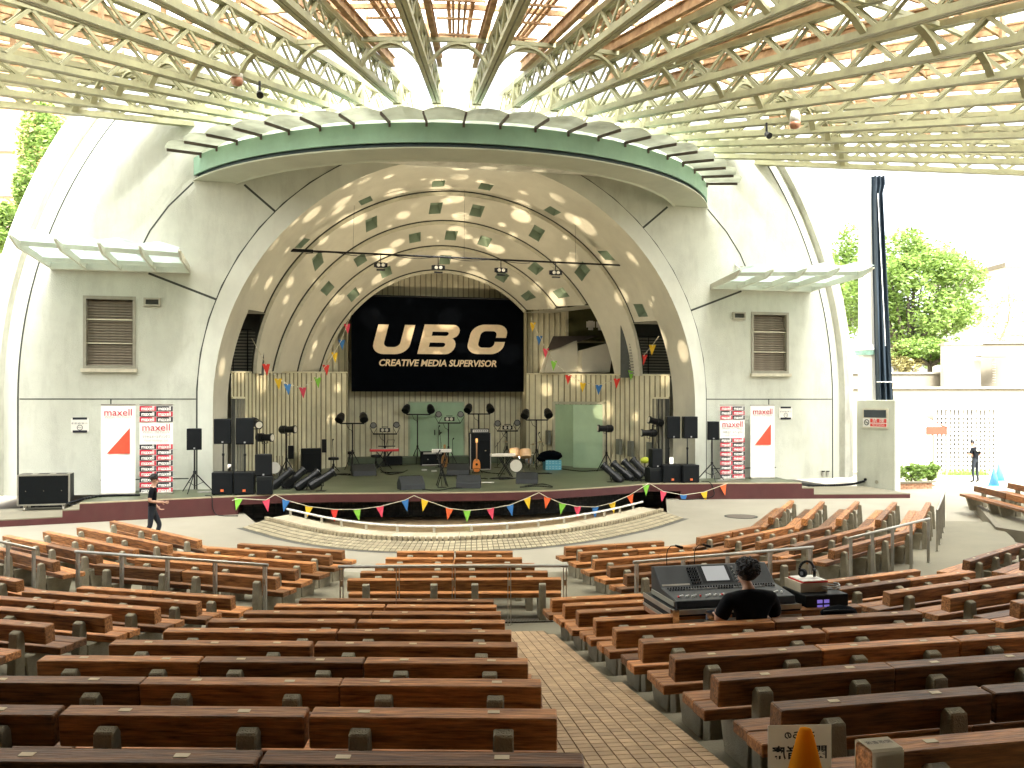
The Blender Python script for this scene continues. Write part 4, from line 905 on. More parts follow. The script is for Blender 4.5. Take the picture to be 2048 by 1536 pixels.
p = o.location; hd = thing('amplifier_head', 'silver-fronted amplifier head on top of the bass cabinet', 'amplifier', (p.x, p.y, p.z+h+.002), PHI); MB().bx(-.36, .36, .02, .35, 0, .17).build('case', m_black, hd, bevel=.01); MB().bx(-.32, .32, .01, .02, .03, .14).build('front_panel', m_grey, hd)
for k in range(7): MB().cyl((-.26+k*.085, .01, .085), (-.26+k*.085, -.01, .085), .02, n=8).build('knob', m_black, hd)
# ---- guitars on stands
def guitar(x, yb, yt, label, col, body_w=.36):
    p = loc_of(x, yb); o = thing('guitar', label, 'guitar', p+Vector((0, 0, .04)), PHI, 'guitars on stands'); H = zpx(yt, p.y)-ZS-.04; gb = .46
    prof = []
    for k in range(24):
        t = 2*pi*k/24; r = body_w/2*(1-.13*cos(2*t)+(.12 if sin(t) < 0 else -.04)*abs(sin(t))); prof.append((r*cos(t)*.92, .25+.26*sin(t)))
    MB().prism(prof, -.04, .05, 'y').build('body', col, o, bevel=.006); MB().cyl((0, -.042, .30), (0, -.046, .30), .05, n=14).build('sound_hole', m_black, o)
    MB().bx(-.024, .024, -.05, -.02, .42, H-.16).build('neck', M('neck_wood', (.30, .16, .07), .5), o); MB().bx(-.04, .04, -.04, -.015, H-.16, H).build('headstock', M('headstock', (.5, .27, .1), .5), o); MB().bx(-.08, .08, -.05, -.04, .13, .15).build('bridge', m_black, o)
    for s in (-1, 1):
        for k in range(3): MB().bc((s*.055, -.03, H-.13+k*.05), (.03, .015, .02)).build('tuner', m_chrome, o)
    s_ = thing('guitar_stand', label.split(',')[0].replace('guitar', 'guitar stand under it') if False else 'low black stand holding the '+label, 'guitar stand', p+Vector((0, 0, 0)), PHI)
    MB().tube([Vector((-.2, -.18, .01)), Vector((0, .12, .35)), Vector((.2, -.18, .01))], .014, 6).build('frame', m_dark, s_); MB().tube([Vector((0, .12, .35)), Vector((0, .3, .01))], .014, 6).build('rear_leg', m_dark, s_); MB().bx(-.12, .12, -.07, .07, .02, .038).build('cradle', m_dark, s_)
guitar(953, 946, 877, 'orange acoustic guitar by the bass cabinet', M('guitar_orange', (.72, .24, .05), .35, .15, 6))
guitar(889, 936, 889, 'sunburst guitar behind the centre microphone', M('guitar_burst', (.25, .12, .03), .35, .4, 7), .33)
# ---- keyboards
def xstand(o, w, h, d=.32):
    for y in (-d/2, d/2): MB().bar((-w*.32, y, .02), (w*.32, y, h), .03, .03).bar((w*.32, y, .02), (-w*.32, y, h), .03, .03).build('cross_leg', m_dark, o)
    for x in (-w*.32, w*.32): MB().bar((x, -d/2-.08, .012), (x, d/2+.08, .012), .03, .024).bar((x, -d/2-.05, h), (x, d/2+.05, h), .03, .03).build('foot_bar', m_dark, o)
def keyboard(x0, x1, yk, x, yb, label, mat, deep=.32):
    p = loc_of(x, yb); w = (x1-x0)*p.y/F; zk = zpx(yk, p.y)-ZS; so = thing('keyboard_stand', 'black X-frame stand under the '+label, 'keyboard stand', p, PHI); xstand(so, w*.8, zk-.01)
    o = thing('keyboard', label, 'keyboard', p+Vector(((x0+x1)/2-x, 0, 0))*(p.y/F)+Vector((0, 0, zk+.006)), PHI)
    MB().bx(-w/2, w/2, -deep/2, deep/2, 0, .1).build('case', mat, o, bevel=.01); MB().bx(-w*.46, w*.46, -deep*.48, -deep*.05, .1, .112).build('white_keys', m_white, o)
    for k in range(24): MB().bx(-w*.45+k*w*.0382, -w*.45+k*w*.0382+.011, -deep*.35, -deep*.05, .112, .12).build('black_key', m_black, o)
keyboard(740, 797, 903, 768, 938, 'red stage keyboard on the left of the stage', shade('keyboard_red', (.5, .03, .03), .4))
keyboard(981, 1030, 913, 1010, 953, 'pale keyboard in front of the drum kit', M('keyboard_pale', (.5, .48, .42), .4))
keyboard(864, 902, 905, 884, 972, 'slim pale keyboard on the centre stand', M('keyboard_pale', (.5, .48, .42), .4), .2)
p = loc_of(776, 932); lt = thing('laptop_table', 'small dark table with a wire rest over the red keyboard', 'table', p, PHI); zt = zpx(893, p.y)-ZS; MB().bx(-.42, .3, -.18, .18, zt, zt+.03).build('top', m_black, lt); MB().tube([Vector((-.1, 0, zt)), Vector((-.1, 0, .03))], .02).bx(-.3, .1, -.2, .2, 0, .03).build('leg', m_dark, lt); MB().tube([Vector((-.1, -.1, zt+.03)), Vector((0, .1, zt+.28)), Vector((.3, .1, zt+.28)), Vector((.2, -.1, zt+.03))], .01, 5).build('wire_rest', m_dark, lt)
# ---- microphone stands
def micstand(x, yb, ym, xm, label, boom=False):
    p = loc_of(x, yb); h = zpx(ym, p.y)-ZS; o = thing('microphone_stand', label, 'microphone stand', p, PHI, 'microphone stands'); dx = (xm-x)*p.y/F
    if boom: MB().cyl((0, 0, .02), (0, 0, h*.75), .011, n=6).build('pole', m_dark, o); MB().cyl((-dx*.3, 0, h*.6), (dx, 0, h), .009, n=6).build('boom', m_dark, o)
    else: MB().cyl((0, 0, .02), (dx, 0, h), .011, n=6).build('pole', m_dark, o)
    MB().lathe([(.16, 0), (.16, .012), (.03, .03)], n=16).build('base', m_dark, o)
    MB().cyl((dx, 0, h), (dx+.02, -.12, h+.06), .014, .024, 8).ell((dx+.022, -.14, h+.07), (.032, .032, .032), 8, 6).build('microphone', m_black, o)
micstand(668, 940, 882, 665, 'microphone on a straight stand by the left guitar amplifier'); micstand(884, 975, 905, 877, 'centre-stage microphone on a round-base stand')
micstand(877, 935, 855, 877, 'thin microphone stand in front of the green doors'); micstand(882, 933, 868, 880, 'boom microphone stand behind the slim keyboard', True); micstand(995, 935, 868, 1010, 'long boom microphone stand over the drum kit, left one', True)
micstand(1085, 930, 868, 1076, 'boom microphone stand over the drum kit, right one', True); micstand(906, 932, 880, 905, 'short microphone stand with a pale microphone left of the bass cabinet')
# ---- drums
p = loc_of(1032, 945); Yd = p.y; rB = 13.6*Yd/F
bd = thing('bass_drum', 'white-headed bass drum of the drum kit', 'drum', p, PHI-.2)
MB().cyl((0, 0, rB), (0, .42, rB), rB*.95, n=24).build('shell', m_chrome, bd); MB().cyl((0, -.012, rB), (0, -.002, rB), rB*.9, n=28).build('drum_head', M('drum_head', (.72, .69, .58), .5, .05, 3), bd)
MB().lathe([(rB*.9, 0), (rB, 0), (rB, .03), (rB*.9, .03)], n=28, mat=Matrix.Rotation(pi/2, 3, 'X'), cap=False).build('hoop', m_chrome, bd, loc=(0, .015, rB))
for s in (-1, 1): MB().cyl((s*rB*.8, .1, rB*.7), (s*rB*1.25, -.12, .01), .012, n=6).build('spur', m_chrome, bd)
tom = MB().cyl((-.05, .12, rB*2+.1), (-.06, .22, rB*2+.38), .2, n=18).build('tom', M('tom_wood', (.66, .42, .22), .4, .2, 4), bd); MB().cyl((.38, .1, rB*2+.06), (.37, .2, rB*2+.34), .23, n=18).build('tom', M('tom_wood', (.66, .42, .22), .4, .2, 4), bd)
MB().cyl((.15, .2, rB*1.9), (.12, .22, rB*2+.3), .018).build('tom_mount', m_chrome, bd)
for s in range(10):
    t = 2*pi*s/10; MB().cyl((rB*.97*cos(t), -.01, rB+rB*.97*sin(t)), (rB*.97*cos(t), .06, rB+rB*.97*sin(t)), .012, n=5).build('lug', m_chrome, bd)
def drumstand(x, yb, r, ztop, hh, label, mat):
    p = loc_of(x, yb); o = thing('drum', label, 'drum', p, PHI); MB().cyl((0, 0, ztop-hh), (0, .02, ztop), r, n=18).build('shell', mat, o); MB().cyl((0, .02, ztop), (0, .02, ztop+.008), r*1.02, n=18).build('drum_head', M('drum_head', (.72, .69, .58), .5, .05, 3), o)
    for k in range(3): a = 2*pi*k/3+.4; MB().cyl((r*.9*cos(a), r*.9*sin(a), ztop-hh*.5), (r*1.2*cos(a), r*1.2*sin(a), .01), .012, n=5).build('leg', m_chrome, o)
drumstand(1058, 940, .22, .62, .36, 'chrome floor tom beside the bass drum', m_chrome); drumstand(1045, 936, .18, .66, .15, 'chrome snare drum behind the bass drum', m_chrome)
def cymbal(x, yb, xc, yc, r, label, tilt=.2):
    p = loc_of(x, yb); o = thing('cymbal_stand', label, 'cymbal', p, PHI, 'cymbals of the drum kit'); zc = zpx(yc, p.y)-ZS; dx = (xc-x)*p.y/F
    tripod_parts(o, zc*.7, .3, m_chrome, .35); MB().cyl((0, 0, zc*.7), (dx, 0, zc), .01, n=6).build('arm', m_chrome, o)
    MB().lathe([(r, 0), (r*.3, .03), (.03, .06), (.01, .06)], n=22, mat=Matrix.Rotation(tilt, 3, 'Y')).build('cymbal', M('brass', (.45, .36, .16), .3, .1, 5, metal=.9), o, loc=(dx, 0, zc))
cymbal(1008, 932, 1012, 885, .26, 'brass cymbal left of the drum kit', .25); cymbal(1076, 932, 1080, 885, .24, 'brass cymbal right of the drum kit', -.1); cymbal(1066, 936, 1066, 890, .2, 'small brass cymbal beside the rightmost light stand', .1)
p = loc_of(1052, 930); ds = thing('drum_stool', 'round black stool behind the drum kit', 'stool', p); tripod_parts(ds, .45, .22, m_dark, .25); MB().lathe([(.18, .45), (.2, .48), (.19, .54), (.05, .56)], n=16).build('seat', m_black, ds)
for x, yb, lab in ((667, 944, 'small black stool by the left guitar amplifier'), (699, 930, 'small black stool at the foot of the leftmost light stand'), (752, 938, 'round black stool in front of the red keyboard')):
    p = loc_of(x, yb); ds = thing('stool', lab, 'stool', p); tripod_parts(ds, .5, .24, m_dark, .28); MB().lathe([(.2, .48), (.22, .52), (.2, .58), (.05, .6)], n=14).build('seat', m_black, ds)
# spare drum hardware at the left
p = loc_of(549, 952); sp = thing('drum_hardware', 'white and chrome drum parts piled behind the left case', 'drum parts', p); MB().cyl((0, 0, .3), (.02, -.1, .32), .22, n=18).build('drum_shell', m_white, sp); MB().cyl((.15, .1, .2), (.1, .3, .2), .19, n=16).build('drum_shell', m_chrome, sp)
for k in range(5): MB().cyl((.1*k-.1, .05, .0), (.12*k-.2, .1, .75), .012, n=5).build('rod', m_chrome, sp)
# crates with a bag
p = loc_of(1107, 940); cw = 33*p.y/F
for k, (z0, lab) in enumerate(((0, 'light blue plastic crate, lower of two behind the drum kit'), (.205, 'light blue plastic crate, upper of two behind the drum kit'))):
    o = thing('plastic_crate', lab, 'crate', p+Vector((0, 0, z0)), PHI, 'light blue crates'); blue = M('crate_blue', (.12, .42, .55), .5)
    MB().bx(-cw/2, cw/2, 0, .45, 0, .02).build('bottom', blue, o)
    for y in (0, .43): MB().bx(-cw/2, cw/2, y, y+.02, .02, .2).build('side', blue, o)
    for x_ in (-cw/2, cw/2-.02): MB().bx(x_, x_+.02, .02, .43, .02, .2).build('side', blue, o)
    for k2 in range(5): x_ = -cw/2+(k2+.1)*cw/5; MB().bx(x_, x_+cw/8, -.008, 0, .05, .08).bx(x_, x_+cw/8, -.008, 0, .12, .15).build('slot', M('crate_pale', (.35, .62, .68), .5), o)
bg = thing('black_bag', 'limp black bag lying over the blue crates', 'bag', p+Vector((-.08, .05, .405)), PHI); MB().ell((0, .15, .16), (.5, .3, .22), 14, 9, noise=.1, seed=4).ell((-.35, .1, .05), (.25, .2, .12), 10, 7, noise=.1, seed=5).build('cloth', m_cloth, bg, smooth=True)
yb_ = thing('yellow_bag', 'small yellow-green cloth hung behind the right side-fill speaker', 'cloth', loc_of(1290, 950)+Vector((0, 0, .0)), PHI); MB().ell((0, 0, .56), (.2, .1, .12), 10, 7, noise=.12, seed=9).build('cloth', shade('lime', (.55, .6, .05), .6), yb_, smooth=True); MB().cyl((0, 0, 0), (0, 0, .5), .02).build('hook_stand', m_dark, yb_)
# cables, set list
def cable(pts, r, name, label, mat=m_black, lift=0.): return tag(MB().tube(smooth_line([Vector(p) for p in pts], 40), r, 5).build(name, mat, smooth=True), label, 'cable')
cz = ZS+.02
for k, (lst, lab) in enumerate((([(860, 925), (900, 938), (935, 936), (975, 945), (1010, 948)], 'black cable snaking past the foot of the bass cabinet'), ([(845, 985-6), (880, 980), (905, 976), (925, 976)], 'black cable beside the centre monitor wedge'), ([(1105, 935), (1160, 942), (1205, 940), (1240, 945)], 'black cable running from the crates to the right spotlights'), ([(1040, 974), (1075, 972), (1105, 974), (1085, 968), (1050, 972)], 'heap of black cable in front of the drum kit'), ([(760, 938), (775, 948), (800, 946), (815, 940)], 'black cable under the red keyboard'))):
    cable([flr(x, y, cz) for x, y in lst], .018, 'stage_cable', lab)
rr = random.Random(21)
for k, (x, y, lab) in enumerate(((775, 946, 'tangle of black cable under the red keyboard stand'), (1010, 958, 'tangle of black cable round the pale keyboard stand'), (1070, 948, 'tangle of black cable beside the chrome floor tom'), (900, 952, 'tangle of black cable behind the centre microphone'), (610, 962, 'tangle of black cable among the left floor spotlights'), (1262, 962, 'tangle of black cable among the right floor spotlights'), (690, 950, 'tangle of black cable at the foot of the leftmost light stand'), (940, 958, 'tangle of black cable in front of the orange guitar'))):
    p = loc_of(x, y); q = Vector((0, 0, 0)); pts = []
    for j in range(16): a = rr.uniform(0, 6.28); pts.append(p+Vector((.75*cos(a)*rr.random(), .35*sin(a)*rr.random(), .015+.012*(j % 3))))
    cable(pts, .014, 'cable_tangle', lab)
for x, y, lab in ((848, 941, 'small effects pedal left of the sunburst guitar'), (868, 943, 'small effects pedal below the combo amplifier'), (915, 945, 'small effects pedal right of the sunburst guitar')):
    o = thing('effects_pedal', lab, 'pedal', loc_of(x, y), PHI, 'effects pedals'); MB().bx(-.1, .1, -.06, .06, 0, .05).build('case', m_grey, o, bevel=.006); MB().cyl((0, -.02, .05), (0, -.02, .065), .014).build('footswitch', m_chrome, o)
p = loc_of(974, 965); tag(MB().quad((-.25, -.12, .008), (.22, -.16, .008), (.26, .12, .008), (-.2, .14, .008)).build('set_list', m_paper, loc=p), 'white sheet of paper on the stage floor by the keyboard', 'paper')
p = wl_b
cable([p+Vector((-.3, .25, .02)), p+Vector((-.05, .02, .02)), p+Vector((0, -.03, -.08)), p+Vector((.02, -.05, -.3)), Vector((p.x+.12, p.y-.08, .06)), Vector((p.x+.35, p.y-.14, .02)), Vector((p.x+.8, p.y-.16, .02))], .014, 'hanging_cable', 'black cable hanging down the left red stage front')
pr2 = flr(1413, 966, ZS); cable([pr2+Vector((-.1, .3, .03)), pr2+Vector((.1, -.03, .03)), pr2+Vector((.2, -.15, -.2)), pr2+Vector((.15, -.2, -.45)), Vector((pr2.x-.6, pr2.y-.3, .02)), Vector((pr2.x-1.0, pr2.y-.25, .02))], .016, 'hanging_cable', 'black cable looping down the right red stage front')
# ---- screen
u0, z0 = SPX(703, 783, 9.3); u1, z1 = SPX(1050, 600, 9.3); cw, ch = u1-u0, z1-z0
sc = thing('hanging_screen', 'black cloth banner with large cream lettering hung under the inner arch', 'banner', S((u0+u1)/2, 9.3, z0), PHI)
rows = [[Vector((-cw/2+cw*i/24, .02*sin(i*1.3+j*.7), ch*j/10)) for i in range(25)] for j in range(11)]
MB().grid(rows).build('cloth', m_cloth, sc, smooth=True)
MB().cyl((-cw/2, 0, ch+.02), (cw/2, 0, ch+.02), .04).build('batten', m_dark, sc)
for s in (-.9, -.45, 0, .45, .9): MB().cyl((s*cw/2, 0, ch), (s*cw/2, 0, ch+.75), .008, n=4).build('rope', m_dark, sc)
def arcpts(cx_, cz_, rx, rz, a0_, a1_, n=7): return [(cx_+rx*cos(radians(a0_+(a1_-a0_)*i/n)), cz_+rz*sin(radians(a0_+(a1_-a0_)*i/n))) for i in range(n+1)]
def letter(loops, x0, z0_, w, h): return [[Vector((x0+(x+z*.21)*w, -.05, z0_+z*h)) for x, z in lp] for lp in loops]
U = [[(0, 1), (0, .38), *arcpts(.35, .35, .35, .35, 180, 270)[1:], (.65, 0), *arcpts(.65, .35, .35, .35, 270, 360)[1:], (1, 1), (.72, 1), (.72, .42), *arcpts(.56, .40, .16, .16, 0, -90)[1:], *arcpts(.44, .40, .16, .16, 270, 180), (.28, .42), (.28, 1)]]
Bl = [[(0, 0), (.78, 0), *arcpts(.78, .28, .22, .28, -90, 60)[1:], (.86, .53), *arcpts(.80, .76, .22, .24, -40, 90), (0, 1)], [(.27, .24), (.62, .24), *arcpts(.64, .315, .07, .075, -90, 90), (.27, .39)], [(.27, .62), (.66, .62), *arcpts(.66, .69, .07, .07, -90, 90), (.27, .76)]]
Cl = [[(1, .42), (.72, .42), (.72, .38), *arcpts(.6, .36, .12, .14, 0, -90)[1:], (.42, .22), *arcpts(.42, .36, .14, .14, 270, 180)[1:], (.28, .64), *arcpts(.42, .64, .14, .14, 180, 90)[1:], (.6, .78), *arcpts(.6, .64, .12, .14, 90, 0)[1:], (.72, .56), (1, .56), (1, .66), *arcpts(.68, .68, .32, .32, 0, 90)[1:], (.34, 1), *arcpts(.34, .66, .34, .34, 90, 180)[1:], (0, .34), *arcpts(.34, .34, .34, .34, 180, 270)[1:], (.68, 0), *arcpts(.68, .32, .32, .32, 270, 360)[1:]]]
def pz(x, y): u, z = SPX(x, y, 9.3); return u-(u0+u1)/2, z-z0
for lp, (xa, xb) in ((U, (741, 815)), (Bl, (834, 906)), (Cl, (930, 1003))):
    (xl, zl) = pz(xa, 708); (xr, zt) = pz(xb, 650); filled(letter(lp, xl, zl, xr-xl, zt-zl), 'letter', m_cream, sc)
xl, zl = pz(876, 727); text('CREATIVE MEDIA SUPERVISOR', .40, m_cream, sc, (xl, -.05, zl), shear=.2, bold=.012, sx=1.0, space=.98)
# ---- roll-up banners
def rollup(x0, x1, yt, yb, name, label):
    u, d, w, h = srect(x0, x1, yt, yb); o = thing(name, label, 'banner', S(u, d, ZS), PHI, 'roll-up banners'); rows = [[Vector((-w/2+w*i/12, .012*sin(i*.9)*sin(pi*j/8), .06+(h-.06)*j/8)) for i in range(13)] for j in range(9)]
    sh = MB().grid(rows).build('sheet', m_white, o, smooth=True); MB().bx(-w/2, w/2, -.06, .1, 0, .06).build('base', m_steel, o, bevel=.01); MB().bx(-w/2, w/2, -.012, .015, h-.01, h+.03).build('top_rail', m_steel, o); MB().cyl((0, .05, .05), (0, .03, h), .012, n=6).build('rear_pole', m_steel, o)
    return o, w, h
def fit(s, size, mat, o, x, z, w, **k):
    t = text(s, size, mat, o, (x, -.022, z), **k); bb = [v.co.x for v in t.data.vertices]; t.scale = (w/(max(bb)-min(bb)), 1, 1); return t
for a4, b4, side in (((202, 271, 810, 990), (279, 346, 810, 988), 'left'), ((1501, 1549, 811, 957), (1440, 1489, 811, 959), 'right')):
    o, w, h = rollup(*a4, 'rollup_banner', f'white roll-up banner with a red triangle, {side} wing of the stage')
    fit('maxell', .30, m_red3, o, 0, h*.915, w*.8); fit('Within, the Future', .12, m_grey, o, 0, h*.865, w*.78)
    filled([[Vector((-w*.33, -.02, h*.46)), Vector((w*.34, -.02, h*.46)), Vector((w*.34, -.02, h*.745))]], 'triangle', M('tri_red', (.75, .07, .03), .6), o)
    o, w, h = rollup(*b4, 'logo_banner', f'red and black checkered logo banner with a white panel, {side} wing of the stage')
    n_rows = 16; ch_ = h*.98/n_rows
    k = 0
    for r in range(n_rows):
        zc = h*.99-(r+.5)*ch_
        if 3 <= r < 7: continue
        for c in (0, 1):
            red = (k+c) % 2 == 0; MB().quad(*[Vector((-w/2+w*c/2+a, -.016, zc+b)) for a, b in ((.004, -ch_*.45), (w/2-.004, -ch_*.45), (w/2-.004, ch_*.45), (.004, ch_*.45))]).build('cell', m_red3 if red else m_blk2, o)
            fit('maxell', .17, m_white, o, -w/4+w*c/2, zc, w*.38, bold=.004)
        k += 1
    zc = h*.99-5*ch_; fit('maxell', .30, m_red3, o, 0, zc+ch_*1.0, w*.82); fit('Within, the Future', .12, m_grey, o, 0, zc+ch_*.2, w*.8); fit('マクセルホールディングス', .1, m_blk2, o, 0, zc-ch_*.7, w*.82); fit('Maxell Holdings, Ltd.', .1, m_grey, o, 0, zc-ch_*1.35, w*.72)
# ---- posters on the facade
for x0, x1, yt, yb, side in ((142, 178, 837, 863, 'left'), (1558, 1584, 815, 837, 'right')):
    ua, za = SPX(x0, yb, 0); ub2, zb = SPX(x1, yt, 0); o = thing('wall_notice', f'white paper notice taped on the {side} facade wing', 'notice', S((ua+ub2)/2, -.012, (za+zb)/2), PHI); w, h = ub2-ua, zb-za
    MB().bx(-w/2, w/2, -.004, 0, -h/2, h/2).build('sheet', m_paper, o)
    for z in (-h*.5, h*.5): MB().bx(-w*.4, w*.4, -.009, -.005, z-.035, z+.035).build('tape', m_ink, o)
    fit('撮影・録音・録画はご遠慮ください', .06, m_ink, o, 0, h*.12, w*.9); MB().lathe([(.07, 0), (.085, 0), (.085, .002), (.07, .002)], n=18, mat=Matrix.Rotation(pi/2, 3, 'X'), cap=False).build('emblem', m_ink, o, loc=(0, -.01, -h*.2)); text('PTA', .06, m_ink, o, (0, -.01, -h*.2))
# ---- flight case on castors
u, d, w, h = srect(36, 138, 950, 1021, .2); o = thing('flight_case', 'wide black flight case with pale metal edges on castors, far left', 'flight case', S(u, d, .2), PHI+.03)
MB().bx(-w/2, w/2, 0, .6, .16, h).build('box', m_black, o)
for x_ in (-w/2, w/2): MB().bx(x_-.022, x_+.022, -.012, .02, .15, h+.01).build('edge', m_steel, o)
for z in (.17, h): MB().bx(-w/2, w/2, -.014, .03, z-.025, z+.02).build('edge', m_steel, o)
MB().bx(-w/2, w/2, .03, .6, h+.001, h+.02).build('lid_edge', m_steel, o)
for x_ in (-w*.35, 0, w*.35): MB().bx(x_-.18, x_+.1, .1, .35, h+.021, h+.026).build('label_plate', m_black, o); MB().cyl((x_, -.003, h*.55), (x_, -.006, h*.55), .015).build('latch', m_chrome, o)
for x_ in (-w*.38, w*.38):
    for y in (.08, .52): MB().cyl((x_-.025, y, .065), (x_+.025, y, .065), .065, n=12).bx(x_-.04, x_+.04, y-.03, y+.05, .09, .16).build('castor', M('castor', (.55, .52, .45), .5), o)
cable([S(-13.6, -.9, .23), S(-11.2, -1.0, .24), flr(135, 1010, .4), flr(160, 1000, ZS+.03), flr(200, 992, ZS+.03), flr(280, 990, ZS+.03)], .035, 'floor_cable', 'thick black cable running from the flight case onto the left stage wing')
# ---- hanging light bar under the arch
Pa, Pb = Vector((*S(*[SPX(575, 500, 2.2)[0], 2.2]).xy, SPX(575, 500, 2.2)[1])), Vector((*S(*[SPX(1252, 531, 2.2)[0], 2.2]).xy, SPX(1252, 531, 2.2)[1]))
hb = thing('light_bar', 'thin black lighting bar hanging across the arch', 'lighting bar', Pa); D = Pb-Pa
MB().cyl((0, 0, 0), D, .035).build('pipe', m_dark, hb); MB().cyl((0, 0, 0), D*.07, .06).build('sleeve', m_black, hb)
MB().tube([D*f+Vector((0, -.03, -.06-.04*sin(f*40))) for f in [.05+.012*k for k in range(55)]], .012, 5).build('cable', m_black, hb)
for f in (.18, .5, .84): MB().cyl(D*f, D*f+Vector((0, .4, 2.6)), .006, n=4).build('wire', m_dark, hb)
for k, x in enumerate((750, 862, 988, 1101)):
    f = (x-575)/(1252-575); c = Pa+D*f+Vector((0, -.02, -.38)); o = thing('blinder_lamp', f'twin-lens blinder lamp on the hanging bar, {["first", "second", "third", "fourth"][k]} from the left', 'lamp', c, PHI, 'blinders on the hanging bar')
    MB().bx(-.17, .17, -.08, .08, -.11, .07).bx(-.24, -.17, -.06, .04, -.09, .06).bx(.17, .24, -.06, .04, -.09, .06).bx(-.15, .15, -.12, -.02, -.22, -.17).build('housing', m_dark, o); MB().bar((0, 0, .07), (0, 0, .36), .02, .03).build('clamp', m_dark, o)
    for s in (-1, 1): MB().cyl((s*.08, -.081, -.02), (s*.08, -.095, -.02), .062, n=14).build('lens', m_lens, o)
# ---- bunting
FC_ = {'g': shade('flag_green', (.22, .55, .05), .7), 'p': shade('flag_pink', (.70, .06, .11), .7), 'b': shade('flag_blue', (.03, .16, .42), .7), 'y': shade('flag_yellow', (.80, .52, .02), .7), 'r': shade('flag_red', (.72, .04, .025), .7), 'o': shade('flag_orange', (.80, .13, .03), .7)}
def bunting(label, cordpts, flags, w, h, bulbs=False):
    o = thing('bunting', label, 'bunting', cordpts[0]); b0 = cordpts[0]; pts = [p-b0 for p in cordpts]
    MB().tube(pts, .012, 5).build('cord', M('cord', (.62, .58, .42), .7), o)
    for (p, c, t, tilt) in flags:
        q = p-b0; t = Vector(t).normalized(); n_ = Vector((t.y, -t.x, 0)).normalized()*.004
        A, B_, C_ = q-t*w/2, q+t*w/2, q+t*(tilt*.3*w)+Vector((0, 0, -h))+n_*6
        MB().add([A+n_, B_+n_, C_+n_, A-n_, B_-n_, C_-n_], [(0, 1, 2), (5, 4, 3), (0, 3, 4, 1), (1, 4, 5, 2), (2, 5, 3, 0)]).build('flag', FC_[c], o)
    if bulbs:
        for k in range(1, len(pts)*3): i = min(len(pts)-2, k//3); MB().ell(pts[i].lerp(pts[i+1], (k % 3)/3)+Vector((0, 0, -.02)), (.022, .022, .03), 6, 4).build('bulb', m_white, o)
def lipY(x):
    for (xa, ya), (xb, yb) in zip(lip_all, lip_all[1:]):
        if xa <= x <= xb: return flr(x, ya+(yb-ya)*(x-xa)/(xb-xa), ZS).y-.1
    return flr(x, 985, ZS).y-.1
lip_all = [(420, 994)]+lip_px+[(1604, 965.5)]
fl = [(477, 997, 'g', -1), (532, 1000, 'p', 1), (572, 1000, 'b', -1), (618, 1013, 'y', -1), (669, 1019, 'r', 0), (714, 1019, 'g', 1), (760, 1013, 'p', 1), (810, 1000, 'b', 1), (850, 1000, 'y', -1), (899, 1017, 'o', -1), (934, 1021, 'g', 0), (981, 1017, 'p', 1), (1020, 1010, 'b', 1), (1054, 996, 'y', 1), (1095, 995, 'o', -1), (1125, 1007, 'g', -1), (1155, 1013, 'p', 0), (1190, 1014, 'b', 0), (1224, 1006, 'y', 1), (1260, 990, 'o', 1), (1292, 970, 'g', 0), (1327, 983, 'p', -1), (1367, 990, 'b', 0), (1408, 984, 'y', 1), (1446, 970, 'o', 1)]
anch = [(464, 1001), (550, 989), (828, 991), (1078, 985), (1298, 966), (1456, 966)]
cords = sorted([(x, y) for x, y, _, _ in fl]+anch)
def bp(x, y): Yd = lipY(x); return at(x, y, Yd)
bunting('long bunting of coloured pennants along the stage front', [bp(*c) for c in cords], [(bp(x, y), c, (1, .05, -.25 if tl < 0 else .25 if tl > 0 else 0), tl) for x, y, c, tl in fl], .235, .37)
def ub(lst, d0, d1):
    out = []
    for i, e in enumerate(lst):
        d = d0+(d1-d0)*i/(len(lst)-1); u, z = SPX(e[0], e[1], d); out.append(S(u, d, z))
    return out
fl2 = [(503, 676, None), (532, 728, 'r'), (556, 757, 'y'), (575, 768, 'b'), (605, 775, 'p'), (635, 755, 'g'), (652, 730, 'r'), (669, 705, 'y'), (683, 680, 'b'), (694, 648, 'p'), (702, 630, None)]; P2 = ub(fl2, 2.2, 8.0)
bunting('short bunting with small bulbs hung on the left inside the arch', P2, [(p, e[2], (.9, .4, 0), .4) for p, e in zip(P2, fl2) if e[2]], .28, .42, True)
fl3 = [(1062, 632, None), (1066, 645, 'y'), (1079, 672, 'b'), (1092, 697, 'p'), (1108, 722, 'g'), (1137, 750, 'r'), (1166, 765, 'y'), (1198, 770, 'b'), (1234, 757, 'r'), (1263, 740, 'g'), (1288, 710, 'r'), (1305, 690, 'y'), (1318, 672, None)]; P3 = ub(fl3, 8.0, 2.3)
bunting('short bunting with small bulbs hung on the right inside the arch', P3, [(p, e[2], (.9, -.2, 0), -.3) for p, e in zip(P3, fl3) if e[2]], .28, .42, True)
# ================================================================== AROUND THE STAGE
# sign wall on the right
A, B_ = Vector((13.15, 33.2, 0)), Vector((13.95, 31.7, 0)); L = (B_-A).length; sw = thing('sign_wall', 'free-standing cream wall slab with a no-smoking sign', 'wall', A, atan2(B_.y-A.y, B_.x-A.x))
MB().bx(0, L, 0, .32, 0, 3.4).build('slab', m_stucco, sw, bevel=.02); fx = lambda x: (x-1714)/76*L; fzz = lambda y: ZE+(HY-y)*32.4/F
MB().bx(fx(1728), fx(1778), -.05, -.002, fzz(857), fzz(817)).build('sign_box', M('sign_box', (.55, .52, .40), .6), sw); MB().bx(fx(1731), fx(1775), -.06, -.051, fzz(835), fzz(820)).build('dark_panel', M('dark_panel', (.02, .03, .04), .2), sw)
MB().bx(fx(1729), fx(1777), -.056, -.051, fzz(854), fzz(836.5)).build('sign_plate', m_white, sw)
